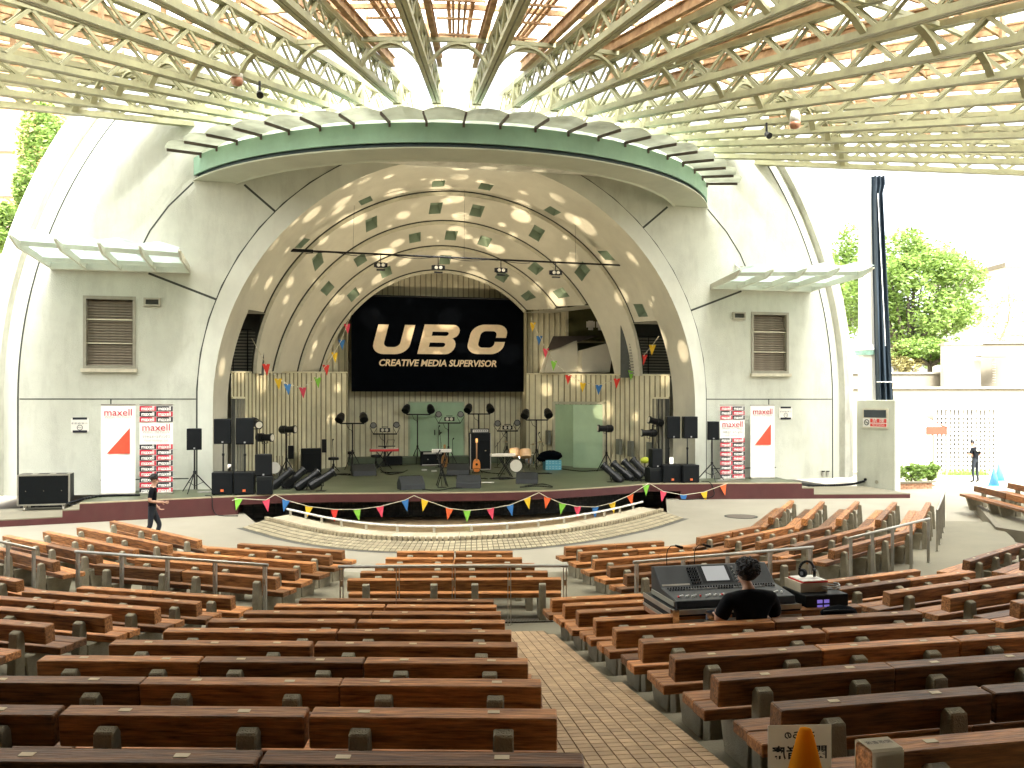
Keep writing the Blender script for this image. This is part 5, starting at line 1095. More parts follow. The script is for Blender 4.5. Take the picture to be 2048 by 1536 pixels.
MB().bx(fx(1744), fx(1776), -.06, -.0565, fzz(845.5), fzz(837.5)).bx(fx(1744), fx(1776), -.06, -.0565, fzz(853), fzz(847)).build('red_field', m_red2, sw)
t = text('禁 煙', .16, m_white, sw, (fx(1760), -.062, fzz(841.3))); t.scale = (1.5, 1, 1); text('NO SMOKING', .085, m_white, sw, (fx(1760), -.062, fzz(850)))
MB().lathe([(.085, 0), (.115, 0), (.115, .004), (.085, .004)], n=22, mat=Matrix.Rotation(pi/2, 3, 'X'), cap=False).build('prohibition_ring', m_ink, sw, loc=(fx(1737), -.062, fzz(845))); MB().bar((fx(1737)-.07, -.064, fzz(845)+.07), (fx(1737)+.07, -.064, fzz(845)-.07), .02, .004, (0, 1, 0)).build('prohibition_bar', m_ink, sw); MB().bx(fx(1737)-.06, fx(1737)+.06, -.064, -.06, fzz(845)-.012, fzz(845)+.012).build('cigarette', m_ink, sw)
MB().cyl((fx(1755), -.02, fzz(964)), (fx(1755), 0, fzz(964)), .07, n=16).build('vent_cap', M('vent_cap', (.3, .29, .22), .5), sw); MB().cyl((fx(1733), -.06, fzz(961)), (fx(1733), 0, fzz(961)), .05, n=10).build('cable_gland', m_black, sw)
cable([A+(B_-A)*.25+Vector((-.08, -.06, .34)), A+Vector((-.25, -.15, .2)), A+Vector((-1.0, -.35, .18)), A+Vector((-2.5, -.8, .17))], .05, 'feed_cable', 'thick black cable entering the cream sign wall')
# white column and the black curtain tied to it
cp_ = at(1735, 800, 34.9); col = thing('roof_column', 'tall white octagonal column carrying the roof, right of the shell', 'column', (cp_.x, cp_.y, 0))
m_col = M('column_white', (.78, .77, .70), .7, .05, 2)
MB().cyl((0, 0, 0), (0, 0, 5.2), .40, .38, 8).cyl((0, 0, 5.62), (0, 0, 12.5), .38, .33, 8).build('shaft', m_col, col); MB().cyl((0, 0, 5.2), (0, 0, 5.4), .40, .54, 8).cyl((0, 0, 5.4), (0, 0, 5.62), .54, .40, 8).build('collar', m_col, col)
MB().cyl((0, 0, 5.19), (0, 0, 5.36), .47, .535, 8, cap=False).build('verdigris_band', M('verdigris', (.35, .60, .52), .7, .3, 7), col)
rows = []
for j in range(26):
    y = 352+(800-352)*j/25; f = j/25; xl = 1743+(1754-1743)*f; xr = 1763+(1789-1763)*f**1.1 + (6 if j < 2 else 0); r_ = []
    for i in range(29):
        s = i/28; p = at(xl+(xr-xl)*s, y, 34.25); p.y += .12*sin(s*19+f*2)+.05*sin(s*41); r_.append(p)
    rows.append(r_)
ct = thing('curtain', 'long black curtain gathered beside the white column', 'curtain', (rows[-1][14].x, 34.25, rows[-1][14].z)); co_ = Vector((-rows[-1][14].x, -34.25, -rows[-1][14].z))
MB().grid([[p+co_ for p in r_] for r_ in rows]).build('cloth', M('curtain_black', (.010, .022, .034), .6, .4, 3, stretch=(6, 6, .4)), ct, smooth=True)
MB().tube([p+co_+Vector((0, -.14, 0)) for p in rows[23][::3]], .02, 5).build('tie_rope', m_white, ct); MB().tube([r_[13]+co_+Vector((0, -.16, 0)) for r_ in rows[2:20]], .014, 5).build('cord', m_white, ct)
# concrete walls behind
def wallbox(name, label, x0, x1, yt, Y, thick, mat, ybase=None, tilt=0., cap=True):
    p0, p1 = at(x0, yt, Y), at(x1, yt, Y+tilt); o = thing(name, label, 'wall', (p0.x, p0.y, 0), atan2(p1.y-p0.y, p1.x-p0.x)); L = hypot(p1.x-p0.x, p1.y-p0.y); z0 = 0 if ybase is None else at(0, ybase, Y).z
    MB().bx(0, L, 0, thick, z0, p0.z).build('wall', mat, o, bevel=.02)
    if cap: MB().bx(-.05, L+.05, -.06, thick+.06, p0.z+.002, p0.z+.1).build('coping', M('coping_pale', (.40, .37, .29), .8), o)
    return o, L, p0.z
m_wc = M('old_concrete', (.20, .175, .125), .9, .15, .8, bump=.2, bscale=20, dirt=.4)
wallbox('plaza_wall', 'long pale concrete wall at the back of the right plaza', 1640, 2380, 778, 42, .5, m_wc, None, -1.0)
wallbox('upper_wall', 'higher stained concrete wall above the plaza wall, at the right edge', 1892, 2500, 688, 46, .5, m_wc, 790, -2)
wallbox('parapet_wall', 'low concrete parapet under the right tree', 1700, 1890, 748, 46.2, .4, m_wc, 790)
o, Lw, zt = wallbox('buttress_wall', 'white rendered wall block between the parapet and the stained wall', 1889, 1962, 690, 45.4, .45, M('render_white', (.6, .58, .5), .8, .05, 1), 790)
p = at(1985, 714, 45); sp = thing('water_spout', 'concrete spout with a hanging rain chain on the stained wall', 'spout', p); MB().bx(-.75, .75, -.3, .3, 0, .08).build('lip', m_wc, sp)
for k in range(10): MB().lathe([(.05, 0), (.08, 0), (.08, .03), (.05, .03)], n=8, cap=False).build('chain_link', m_steel, sp, loc=(0, -.15, -.16-k*.13))
# lattice block wall
p0, p1 = at(1871, 818, 41.2), at(1992, 822, 40.9); lw_ = thing('lattice_wall', 'white concrete lattice screen set in the plaza wall', 'lattice', (p0.x, p0.y, 0), atan2(p1.y-p0.y, p1.x-p0.x)); L = hypot(p1.x-p0.x, p1.y-p0.y); z0, z1 = at(0, 944, 41.2).z, p0.z
MB().bx(0, L, .2, .25, z0, z1).build('backing', M('lattice_dark', (.12, .10, .08), .9), lw_); nb_ = 14
vb = MB().bx(-.035, .035, 0, .2, 0, z1-z0).mesh('upright', m_white); hb_ = MB().bx(0, L, .01, .19, -.03, .03).mesh('crossbar', m_white)
for k in range(nb_+1): link('upright', vb, lw_, (L*k/nb_, 0, z0))
for k in range(14): link('crossbar', hb_, lw_, (0, 0, z0+(z1-z0)*.88*k/13))
link('crossbar', hb_, lw_, (0, 0, z1))
# tent
p = at(1835, 962, 37.5); p.z = 0; tn = thing('event_tent', 'white event tent with an orange-red valance', 'tent', p, -.1); m_tent = M('tent_white', (.82, .81, .76), .7, .03, 1)
tw, td, th_ = 2.4, 2.4, 2.2; apex = Vector((-.4, td/2, 3.25))
cs = [Vector((-tw/2-.5, 0, th_)), Vector((tw/2, 0, th_)), Vector((tw/2, td, th_)), Vector((-tw/2-.5, td, th_))]
MB().add([*cs, apex], [(0, 1, 4), (1, 2, 4), (2, 3, 4), (3, 0, 4)]).build('canopy', m_tent, tn); MB().tube([cs[1]+Vector((.0, -.02, .02)), cs[1].lerp(apex, .5)+Vector((0, -.02, -.12)), apex], .05, 6).build('red_edge', M('tent_red', (.55, .05, .025), .6), tn)
MB().bx(.35, tw/2+.02, -.03, -.01, th_-.28, th_+.06).build('valance', M('tent_red', (.55, .05, .025), .6), tn); MB().bx(-tw/2-.5, .6, -.01, .02, .05, th_).build('wall_sheet', m_tent, tn)
for c in cs: MB().cyl((c.x, c.y, 0), c, .035, n=6).build('leg', m_steel, tn)
# blue cones
def cone(p, h, mat, label, name='traffic_cone', group=None):
    o = thing(name, label, 'traffic cone', p, .3, group); MB().lathe([(.19*h/.7, .03), (.03, h-.02), (.022, h), (.012, h+.004)], n=20).build('cone', mat, o, smooth=True); MB().bx(-.2*h/.7, .2*h/.7, -.2*h/.7, .2*h/.7, 0, .03).build('base', mat, o, bevel=.01); return o
mb_ = shade('cone_blue', (.10, .36, .66), .5)
cone(flr(1988, 972, 0), .74, mb_, 'light blue traffic cone, nearer of two on the right plaza', group='blue cones'); cone(flr(1999, 962, 0), .78, mb_, 'light blue traffic cone, farther of two on the right plaza', group='blue cones')
# side terrace with its low edge wall, benches on it
pts = [flr(1998, 1078, 0), flr(1968, 1040, 0), flr(1942, 1014, 0), Vector((24, 31, 0)), Vector((30, 20, 0)), Vector((14.2, 15.5, 0))]
filled([[Vector((p.x, p.y, .24)) for p in pts]], 'side_terrace', m_conc)['kind'] = 'structure'
lwl = thing('low_wall', 'low bent concrete edge wall on the right plaza', 'low wall', pts[1])
for a_, b_ in ((pts[0], pts[1]), (pts[1], pts[2]), (pts[2], pts[3]), (pts[0], pts[5])): a2, b2 = a_-pts[1], b_-pts[1]; MB().bar(a2+Vector((0, 0, .14)), b2+Vector((0, 0, .14)), .14, .3).build('segment', m_wc, lwl)
for k in (0, 1, 2):
    r = 15.0+.95*k; c_ = pol(r, 84); t = Vector((cos(radians(84)), sin(radians(84)), 0)); split(c_-t*2.2, c_+t*2.0, .24+.1*k, 'block by the right plaza', k, 'timber benches in the block by the right plaza', ORD[k], nb=2)
# manhole, sockets
p = flr(1482, 1033, .006); mh = thing('manhole_cover', 'round iron manhole cover in the pit floor on the right', 'manhole cover', p); MB().lathe([(.42, 0), (.42, .006), (.1, .007)], n=28).build('lid', M('iron', (.12, .10, .075), .7, .2, 20), mh); MB().lathe([(.43, 0), (.48, 0), (.48, .004), (.43, .004)], n=28, cap=False).build('frame', m_joint, mh)
for x in (1645, 1654):
    u, z = SPX(x, 946, 0); o = thing('wall_socket', f'small grey outdoor socket, {"left" if x < 1650 else "right"} one low on the right facade wing', 'socket', S(u, -.06, z), PHI, 'outdoor sockets'); MB().bx(-.05, .05, 0, .06, -.09, .09).build('box', M('socket_grey', (.4, .39, .33), .5), o, bevel=.008); MB().bx(-.055, .055, -.02, .02, .05, .09).build('hood', m_dark, o)
# ------------------------------------------------------------------ plants
def leaf_mat(name, c, tr=.35):
    if name in MATS: return MATS[name]
    m = bpy.data.materials.new(name); m.use_nodes = True; MATS[name] = m; n = m.node_tree.nodes; l = m.node_tree.links; b = n['Principled BSDF']; b.inputs['Roughness'].default_value = .5
    gi = n.new('ShaderNodeNewGeometry'); rp_ = n.new('ShaderNodeValToRGB'); rp_.color_ramp.elements[0].color = (*[k*.55 for k in c], 1); rp_.color_ramp.elements[1].color = (*[min(1, k*1.5) for k in c], 1)
    l.new(gi.outputs['Random Per Island'], rp_.inputs['Fac']); l.new(rp_.outputs[0], b.inputs['Base Color'])
    tl = n.new('ShaderNodeBsdfTranslucent'); l.new(rp_.outputs[0], tl.inputs['Color']); mx = n.new('ShaderNodeMixShader'); mx.inputs[0].default_value = tr; l.new(b.outputs[0], mx.inputs[1]); l.new(tl.outputs[0], mx.inputs[2]); l.new(mx.outputs[0], n['Material Output'].inputs['Surface']); return m
m_bark = M('bark', (.09, .075, .055), .9, .3, 6, bump=.4)
def leaves(mb, c, rad, n_, size, rr):
    for _ in range(n_):
        v = Vector((rr.gauss(0, 1), rr.gauss(0, 1), rr.gauss(0, 1))).normalized()*rr.uniform(.35, 1)**.5
        p = c+Vector((v.x*rad.x, v.y*rad.y, v.z*rad.z)); a_ = Vector((rr.uniform(-1, 1), rr.uniform(-1, 1), rr.uniform(-.5, .5))).normalized(); b_ = a_.cross(Vector((rr.uniform(-1, 1), rr.uniform(-1, 1), rr.uniform(-1, 1)))).normalized(); s = size*rr.uniform(.6, 1.3)
        mb.add([p-a_*s, p+b_*s*.45, p+a_*s, p-b_*s*.45], [(0, 1, 2, 3)])
def tree(name, label, base, crown_c, rad, nclump, nleaf, size, col, seed, clump=.34):
    rr = random.Random(seed); o = thing(name, label, 'tree', base); mb = MB(); tk = MB(); C0 = crown_c-base
    tk.cyl((0, 0, -.3), (0, 0, max(.4, C0.z-rad.z*.75)), rad.x*.075, rad.x*.055, 8); fork = Vector((0, 0, max(.4, C0.z-rad.z*.75)))
    for k in range(nclump):
        v = Vector((rr.gauss(0, 1), rr.gauss(0, 1), rr.gauss(0, .9))).normalized()*rr.uniform(.25, 1)**.45
        c = C0+Vector((v.x*rad.x*.78, v.y*rad.y*.78, v.z*rad.z*.78)); s = rad*clump*rr.uniform(.6, 1.15); leaves(mb, c, Vector((s.x, s.y, s.z*.72)), nleaf, size, rr)
        if k % 4 == 0:
            m_ = fork.lerp(c, .5)+Vector((0, 0, -.1*rad.z)); tk.cyl(fork, m_, rad.x*.035, rad.x*.022, 6).cyl(m_, c, rad.x*.022, rad.x*.006, 5)
    mb.build('crown', col, o); tk.build('trunk', m_bark, o); return o
lg_ = leaf_mat('leaf_light', (.18, .27, .06), .5); lg2 = leaf_mat('leaf_fresh', (.18, .27, .06), .5)
b0 = at(1818, 735, 58); b0.z = 0; tree('broadleaf_tree', 'large light green tree behind the right walls', b0, at(1828, 592, 58), Vector((4.7, 4.4, 5.0)), 130, 150, .17, lg_, 1, .30)
b0 = at(1690, 740, 66); b0.z = 0; tree('broadleaf_tree', 'smaller green tree between the shell rim and the white column', b0, at(1688, 570, 66), Vector((2.0, 3, 4.6)), 50, 110, .18, lg_, 2, .4)
b0 = at(92, 640, 50); b0.z = 0; tree('broadleaf_tree', 'light green tree behind the left rim of the shell', b0, at(92, 350, 50), Vector((1.75, 2.4, 5.4)), 80, 150, .15, lg2, 3, .3)
b0 = at(-90, 700, 46); b0.z = 0; tree('broadleaf_tree', 'light green tree at the left edge below the brick building', b0, at(5, 455, 46), Vector((1.3, 2.0, 1.9)), 50, 110, .15, lg2, 4, .34)
b0 = at(1860, 760, 47.5); b0.z = 3.2; tree('clipped_shrub', 'dense shrub above the low parapet, under the large right tree', b0, at(1850, 705, 47.5), Vector((2.3, 1.2, .95)), 50, 100, .11, lg_, 5, .34)
b0 = at(1805, 745, 47.3); b0.z = 3.2; tree('clipped_shrub', 'pale dry-looking shrub at the left end of the low parapet', b0, at(1806, 718, 47.3), Vector((1.0, .8, 1.0)), 26, 90, .1, leaf_mat('leaf_pale', (.30, .27, .11)), 6, .4)
b0 = at(1955, 700, 52); b0.z = 0; o = thing('bare_tree', 'sparse bare-branched tree right of the large tree', 'tree', b0); tk = MB(); rr = random.Random(8)
def branch(p, d, L, r, k):
    q = p+d*L; tk.cyl(p, q, r, r*.65, 6)
    if k:
        for _ in range(2 if k > 2 else 3): branch(q, (d+Vector((rr.uniform(-.7, .7), rr.uniform(-.7, .7), rr.uniform(-.1, .6)))).normalized(), L*.72, r*.6, k-1)
branch(Vector((0, 0, 4.5)), Vector((.45, 0, .8)).normalized(), 2.2, .11, 4); tk.cyl((0, 0, 0), (0, 0, 4.5), .16, .11, 8).build('trunk', M('pale_bark', (.33, .28, .2), .9, .2, 5), o)
mb = MB(); leaves(mb, Vector((2.4, 0, 8.2)), Vector((2.4, 1.5, 1.8)), 900, .09, rr); mb.build('crown', leaf_mat('leaf_pale2', (.28, .30, .09)), o)
for x, y, Yd, sx_, lab in ((1822, 950, 34.5, .75, 'low green shrub beside the sign wall, left one'), (1856, 957, 34.9, .5, 'low green shrub beside the sign wall, right one')):
    b0 = flr(x, 966, .0); b0 = at(x, 966, Yd); b0.z = 0; tree('low_shrub', lab, b0, Vector((b0.x, b0.y, .55)), Vector((sx_, .5, .45)), 22, 60, .07, lg2, int(x), .45)
gs = MB(); rr = random.Random(5); pc = at(1928, 953, 39.5)
for _ in range(700):
    p = Vector((pc.x+rr.uniform(-1.0, 1.0), pc.y+rr.uniform(-.4, .4), 0)); h_ = rr.uniform(.12, .35); gs.add([p, p+Vector((.02, 0, 0)), p+Vector((rr.uniform(-.1, .1), rr.uniform(-.1, .1), h_))], [(0, 1, 2)])
tag(gs.build('grass', lg2), 'tuft of pale green grass at the foot of the lattice screen', 'grass', kind='stuff')
pl = thing('brick_planter', 'low orange brick planter edge beside the sign wall', 'planter', flr(1825, 978, 0), .25); bk_ = M('orange_brick', (.48, .26, .15), .9, .2, 5, objrand=.15)
bme = MB().bx(-.11, .11, -.05, .05, 0, .065).mesh('brick', bk_, bevel=.004)
for r in range(3):
    for k in range(8): link('brick', bme, pl, (-.9+k*.235+(.11 if r % 2 else 0), 0, r*.075))
MB().bx(-1.0, 1.0, -.09, .09, .226, .29).build('capping', m_conc, pl)
# far buildings
def building(name, label, x0, x1, yt, Y, mat, cols, rws, win, deep=8., w=(.5, .55)):
    p0, p1 = at(x0, yt, Y), at(x1, yt, Y); o = thing(name, label, 'building', (p0.x, Y, 0)); Wd = p1.x-p0.x; H = p0.z
    MB().bx(0, Wd, 0, deep, 0, H).build('wall', mat, o); MB().bx(-.2, Wd+.2, -.2, deep+.2, H, H+.4).build('roof', m_wc, o)
    for r in range(rws):
        for c in range(cols):
            cx_ = Wd*(c+.5)/cols; cz_ = H-(r+.65)*3.2; ww, wh = Wd/cols*w[0], 3.2*w[1]
            if cz_ < 1: continue
            f = MB().bx(cx_-ww/2-.07, cx_+ww/2+.07, -.06, .0, cz_-wh/2-.07, cz_+wh/2+.07).build('window', m_wc, o); MB().bx(cx_-ww/2, cx_+ww/2, -.09, -.061, cz_-wh/2, cz_+wh/2).build('pane', win, f)
m_pane = M('far_pane', (.22, .16, .13), .2, .2, 1)
building('brick_building', 'orange brick building with narrow windows at the left edge', -330, 40, 130, 62, M('far_brick', (.62, .33, .16), .9, .12, 3), 6, 7, m_pane, 12)
building('pale_building', 'pale building with blue-grey glazing beyond the right walls', 2012, 2330, 534, 80, M('far_wall', (.62, .6, .54), .8, .06, 1), 8, 5, M('far_glass', (.25, .30, .32), .15, .2, 1), 14, (.72, .6))
building('white_building', 'white low building behind the large right tree', 1955, 2010, 640, 92, M('far_wall2', (.7, .69, .64), .8, .05, 1), 3, 3, M('far_glass', (.25, .30, .32), .15, .2, 1), 10, (.5, .5))
# unseen dark wall added behind the viewer to keep light off the benches
rw_ = MB().bx(-34, 34, -3.6, -3.0, 0, 9.2); struct('rear_light_block', rw_, M('rear_light_block', (.07, .062, .05), .9, .15, 1))
# ================================================================== MIXING POSITION
blkM = 'rear block right of the tiled aisle'; MA = 11.9; Mt = Vector((cos(radians(MA)), sin(radians(MA)), 0)); Mn = Vector((-Mt.y, Mt.x, 0)); Mc = pol(row_r(4), MA, row_floor(4)); Mrot = radians(MA)
def ml(a, f, z): return Mc+Mt*a+Mn*f+Vector((0, 0, z-.06))
tb = thing('mixing_table', 'plank table on trestles carrying the mixing desk', 'table', ml(-.62, .9, 0), Mrot)
MB().bx(-.06, 2.0, -.05, .78, .40, .445).build('board', M('ply', (.26, .115, .05), .6, .2, 3), tb, bevel=.004)
for x in (.15, 1.0, 1.8): MB().bx(x-.03, x+.03, 0, .06, 0, .40).bx(x-.03, x+.03, .62, .68, -.12, .40).bx(x-.03, x+.03, .06, .62, .2, .25).build('trestle', m_wood, tb)
cs_ = thing('console_tray', 'black flight-case tray with aluminium edges under the mixing desk', 'flight case', ml(-.66, .86, .448), Mrot)
MB().bx(0, 1.42, 0, .86, 0, .13).build('tray', m_black, cs_); MB().bx(-.008, 1.428, -.01, -.001, .085, .135).bx(-.008, 1.428, -.01, -.001, 0, .03).build('front_edge', m_steel, cs_); MB().bx(-.01, -.001, 0, .86, .085, .135).bx(-.01, -.001, 0, .86, 0, .03).build('side_edge', m_steel, cs_)
MB().bx(.34, .46, -.022, -.011, .02, .12).build('latch', m_chrome, cs_); MB().bx(-.02, .05, -.022, .04, -.006, .14).build('corner_cap', m_chrome, cs_)
mk = thing('mixing_console', 'dark grey digital mixing console with a bright touchscreen', 'mixing console', ml(-.60, .92, .58), Mrot); m_con = M('console_grey', (.012, .016, .016), .5, .15, 6)
prof = [(0, 0), (.72, 0), (.74, .30), (.66, .31), (.44, .125), (.02, .075)]
MB().prism(prof, 0, 1.34, 'x').build('body', m_con, mk, bevel=.006)
def slope(y): return .075+(y-.02)*(.05/.42)
MB().bx(-.012, -.001, .05, .70, .01, .06).build('side_cheek', M('cheek', (.25, .25, .2), .5), mk)
for k in range(40):
    if k % 10 == 9: continue
    x = .06+k*.031; zf_ = slope(.16); MB().bc((x, .10+.055*((k*7) % 5)/5, slope(.12)+.012), (.013, .026, .016)).build('fader', m_white if k % 8 else m_red2, mk)
for k in range(40): x = .06+k*.031; MB().bc((x, .33, slope(.33)+.01), (.018, .014, .014)).build('button', M('btn', (.3, .3, .28), .4) if (k//6) % 3 else m_black, mk)
for k in range(40): x = .06+k*.031; MB().cyl((x, .39, slope(.39)), (x, .385, slope(.39)+.02), .009, n=7).build('knob', m_black, mk)
def back(x, f, off=.004): y0_, z0_, y1_, z1_ = .44, .125, .66, .31; nn = Vector((0, -.643, .766)); return Vector((x, y0_+(y1_-y0_)*f, z0_+(z1_-z0_)*f))+nn*off
MB().quad(back(.50, .12), back(.86, .12), back(.86, .95), back(.50, .95)).build('screen_bezel', m_black, mk); MB().quad(back(.55, .2, .008), back(.82, .2, .008), back(.82, .9, .008), back(.55, .9, .008)).build('screen', emis('touchscreen', (.5, .52, .54), .035), mk)
for r in range(6):
    for c in range(4): p = back(.38+c*.03, .14+r*.14, .0); MB().cyl(p, p+Vector((0, -.014, .016)), .010, n=8).build('encoder', m_black, mk)
for r in range(5): p = back(.90, .2+r*.15, 0); MB().cyl(p, p+Vector((0, -.014, .016)), .010, n=8).build('encoder', M('btn', (.3, .3, .28), .4), mk)
MB().quad(back(.02, .06, .003), back(.34, .06, .003), back(.34, .14, .003), back(.02, .14, .003)).build('scribble_strip', M('strip', (.3, .28, .22), .4), mk)
for a_, lab in ((.17, 'left'), (.50, 'right')):
    o = thing('gooseneck_lamp', f'{lab} gooseneck lamp on the back of the mixing console', 'lamp', ml(-.6+a_, .92+.70, .895), Mrot, 'gooseneck lamps on the console'); MB().tube([Vector((0, 0, 0)), Vector((0, 0, .12)), Vector((.01, -.01, .18)), Vector((.04, -.03, .215)), Vector((.09, -.05, .22))], .005, 5).build('neck', m_black, o); MB().cyl((.08, -.045, .222), (.16, -.08, .2), .012, .016, 8).build('head', m_black, o)
rk = thing('rack_unit', 'black rack unit with violet displays at the right end of the table', 'rack', ml(.86, .92, .447), Mrot); MB().bx(0, .5, 0, .5, 0, .20).build('case', m_black, rk, bevel=.006)
for x in (.13, .21):
    for z in (.06, .115): MB().bx(x, x+.06, -.006, -.001, z, z+.035).build('display', emis('violet_display', (.22, .16, .62), .12), rk)
bx_ = thing('cardboard_box', 'pale box on the rack unit under the red folder', 'box', ml(.86, 1.0, .649), Mrot); MB().bx(.02, .34, .06, .4, 0, .1).build('box', M('card', (.55, .48, .34), .8), bx_)
fo = thing('red_folder', 'red folder under the headphones', 'folder', ml(.86, 1.0, .75), Mrot); MB().bx(.04, .34, .05, .36, 0, .014).build('cover', m_red2, fo); MB().bx(.05, .33, .06, .35, .0145, .024).build('pages', m_paper, fo)
hp = thing('headphones', 'black headphones lying on the red folder', 'headphones', ml(1.05, 1.2, .776), Mrot)
MB().tube([Vector((.085*cos(t), .03, .09+.085*sin(t))) for t in [k*pi/12 for k in range(-1, 14)]], .014, 6).build('headband', m_black, hp)
for s in (-1, 1): MB().cyl((s*.06, .0, .055), (s*.085, -.015, .055), .05, .045, 14).build('ear_cup', m_black, hp); MB().cyl((s*.086, -.016, .055), (s*.09, -.018, .055), .022, n=12).build('badge', m_chrome, hp)
cbn = thing('cable_bundle', 'coil of grey cables on the rack unit', 'cable', ml(1.24, 1.1, .655), Mrot); MB().tube([Vector((.12*cos(t)*(1+.1*sin(5*t)), .1*sin(t), .012+.004*t)) for t in [k*.4 for k in range(34)]], .008, 5).build('coil', M('pale_cable', (.4, .4, .36), .5), cbn)
np_ = thing('notebook', 'pale blue papers on the table behind the console', 'papers', ml(.74, 1.45, .447), Mrot); MB().bx(0, .3, -.3, .0, 0, .012).bx(.02, .3, -.28, .02, .0125, .02).build('pages', M('pale_blue', (.45, .55, .6), .7), np_)
bb = thing('shoulder_bag', 'small black bag lying on the bench behind the rack unit', 'bag', ml(.72, .10, .595), Mrot); MB().ell((.08, .12, .045), (.19, .1, .07), 14, 8, noise=.07, seed=3).build('body', m_cloth, bb, smooth=True); MB().tube([Vector((-.1, .1, .07)), Vector((0, .0, .1)), Vector((.2, .02, .09))], .008, 5).build('strap', m_black, bb)
# ================================================================== CONE, PAPER SIGN
cpz = row_floor(8)+.02; cp0 = Vector(((1611-1024)*3.35/F, 3.35, 0)); ztip = ZE-(1458-800)*3.35/F; ch_ = .78; cp0.z = ztip-ch_
ocn = cone(cp0, ch_, glassy('cone_orange', (1, .43, .03), .5), 'orange traffic cone carrying a handwritten sign, front right')
pd = thing('cone_plinth', 'x', 'x') if False else None
sg_ = thing('paper_sign', 'white handwritten sign seen from behind on the orange cone', 'sign', Vector((cp0.x, 3.43, ztip-.40)), .06); w = .255
MB().bx(-w*.48, w*.52, 0, .004, 0, .385).build('card', glassy('card_white', (.86, .80, .68), .45), sg_)
for s, z, sz, m_ in (('こちらの', .345, .032, m_ink), ('関係者席', .275, .056, m_ink), ('(    いシール)', .2, .034, m_ink)): text(s, sz, m_, sg_, (.004, -.003, z), bold=.0012, mirror=True)
text('青', .036, shade('blue_ink', (.02, .06, .30), .7), sg_, (.075, -.003, .2), bold=.001, mirror=True)
bq = BROW[(blkM, 9)][0]; bq_L = (max(v.co.x for v in bq.children[0].data.vertices)); bp_ = bq.location; rz = bq.rotation_euler.z
pn = thing('draped_notice', 'cream paper notice folded over the end of the nearest right bench', 'notice', bp_, rz)
xs0, xs1 = -bq_L-.004, -bq_L+.14
MB().grid([[Vector((x, y, z)) for x in (xs0, xs1)] for y, z in ((-.012, .46), (-.012, .597), (.0, .605), (.095, .612), (.108, .604), (.11, .48))]).build('sheet', glassy('cream_card', (.88, .80, .60), .3), pn); t = text('関係者席', .03, m_ink, pn, ((xs0+xs1)/2, .05, .6105), rot=(.06, 0, 0), mirror=True)
# ================================================================== PEOPLE
m_skin = M('skin', (.46, .27, .18), .5, .06, 20); m_tee = M('black_tee', (.003, .0036, .005), .9, .3, 12, bump=.3, bscale=25, spec=.15); m_jean = M('dark_jeans', (.006, .010, .017), .8, .3, 20); m_hair = M('black_hair', (.0035, .003, .003), .6, .4, 40, bump=.6, bscale=60); m_shoe = M('shoe', (.02, .02, .022), .5); m_jeanb = M('blue_jeans', (.05, .09, .15), .8, .3, 20)
def person(label, loc, rotz, J, bones, mats, skin=('head', 'neck'), eyes=True):
    """J: joint -> (x, y, z, radius[, radius2]); bones: (a, b, material index); one continuous skinned body"""
    names = list(J); idx = {n: i for i, n in enumerate(names)}
    me = bpy.data.meshes.new('body'); me.from_pydata([J[n][:3] for n in names], [(idx[a], idx[b]) for a, b, _ in bones], [])
    o = bpy.data.objects.new('tmp_body', me); COL.objects.link(o); md = o.modifiers.new('skin', 'SKIN'); md.use_smooth_shade = True; md.branch_smoothing = .4
    sv = me.skin_vertices[0].data
    for n in names:
        j = J[n]; sv[idx[n]].radius = (j[3], j[4] if len(j) > 4 else j[3]); sv[idx[n]].use_root = (n == 'pelvis')
    ss = o.modifiers.new('sub', 'SUBSURF'); ss.levels = 2; ss.render_levels = 2
    bpy.context.view_layer.update(); dg = bpy.context.evaluated_depsgraph_get(); m2 = bpy.data.meshes.new_from_object(o.evaluated_get(dg)); bpy.data.objects.remove(o)
    m2.materials.clear()
    for m_ in mats: m2.materials.append(m_)
    segs = [(Vector(J[a][:3]), Vector(J[b][:3]), k) for a, b, k in bones]
    for p in m2.polygons:
        c = p.center; best = None
        for a, b, k in segs:
            ab = b-a; t = max(0, min(1, (c-a).dot(ab)/max(1e-9, ab.length_squared))); d = (c-(a+ab*t)).length
            if best is None or d < best[0]: best = (d, k)
        p.material_index = best[1]; p.use_smooth = True
    t = thing('person', label, 'person', loc, rotz); link('body', m2, t); return t
def hand(J, B, pre, w, d, side, k=0, curl=.35):
    d = Vector(d).normalized(); s = Vector(side).normalized(); n_ = d.cross(s); w = Vector(w)
    J[pre+'palm'] = (*(w+d*.06), .030, .018); B.append((pre+'wrist', pre+'palm', k)); J[pre+'knuck'] = (*(w+d*.095), .032, .016); B.append((pre+'palm', pre+'knuck', k))
    for i, (off, L) in enumerate(((-.028, .06), (-.010, .075), (.010, .07), (.028, .055))):
        a = w+d*.115+s*off; m_ = a+d*L*.55-n_*L*curl*.3; e = m_+d*L*.45-n_*L*curl*.7; J[f'{pre}f{i}a'] = (*a, .0095); J[f'{pre}f{i}b'] = (*m_, .009); J[f'{pre}f{i}c'] = (*e, .008)
        B += [(pre+'knuck', f'{pre}f{i}a', k), (f'{pre}f{i}a', f'{pre}f{i}b', k), (f'{pre}f{i}b', f'{pre}f{i}c', k)]
    a = w+d*.035-s*.035; e = w+d*.085-s*.06-n_*.02; J[pre+'ta'] = (*a, .012); J[pre+'tb'] = (*e, .010); B += [(pre+'palm', pre+'ta', k), (pre+'ta', pre+'tb', k)]
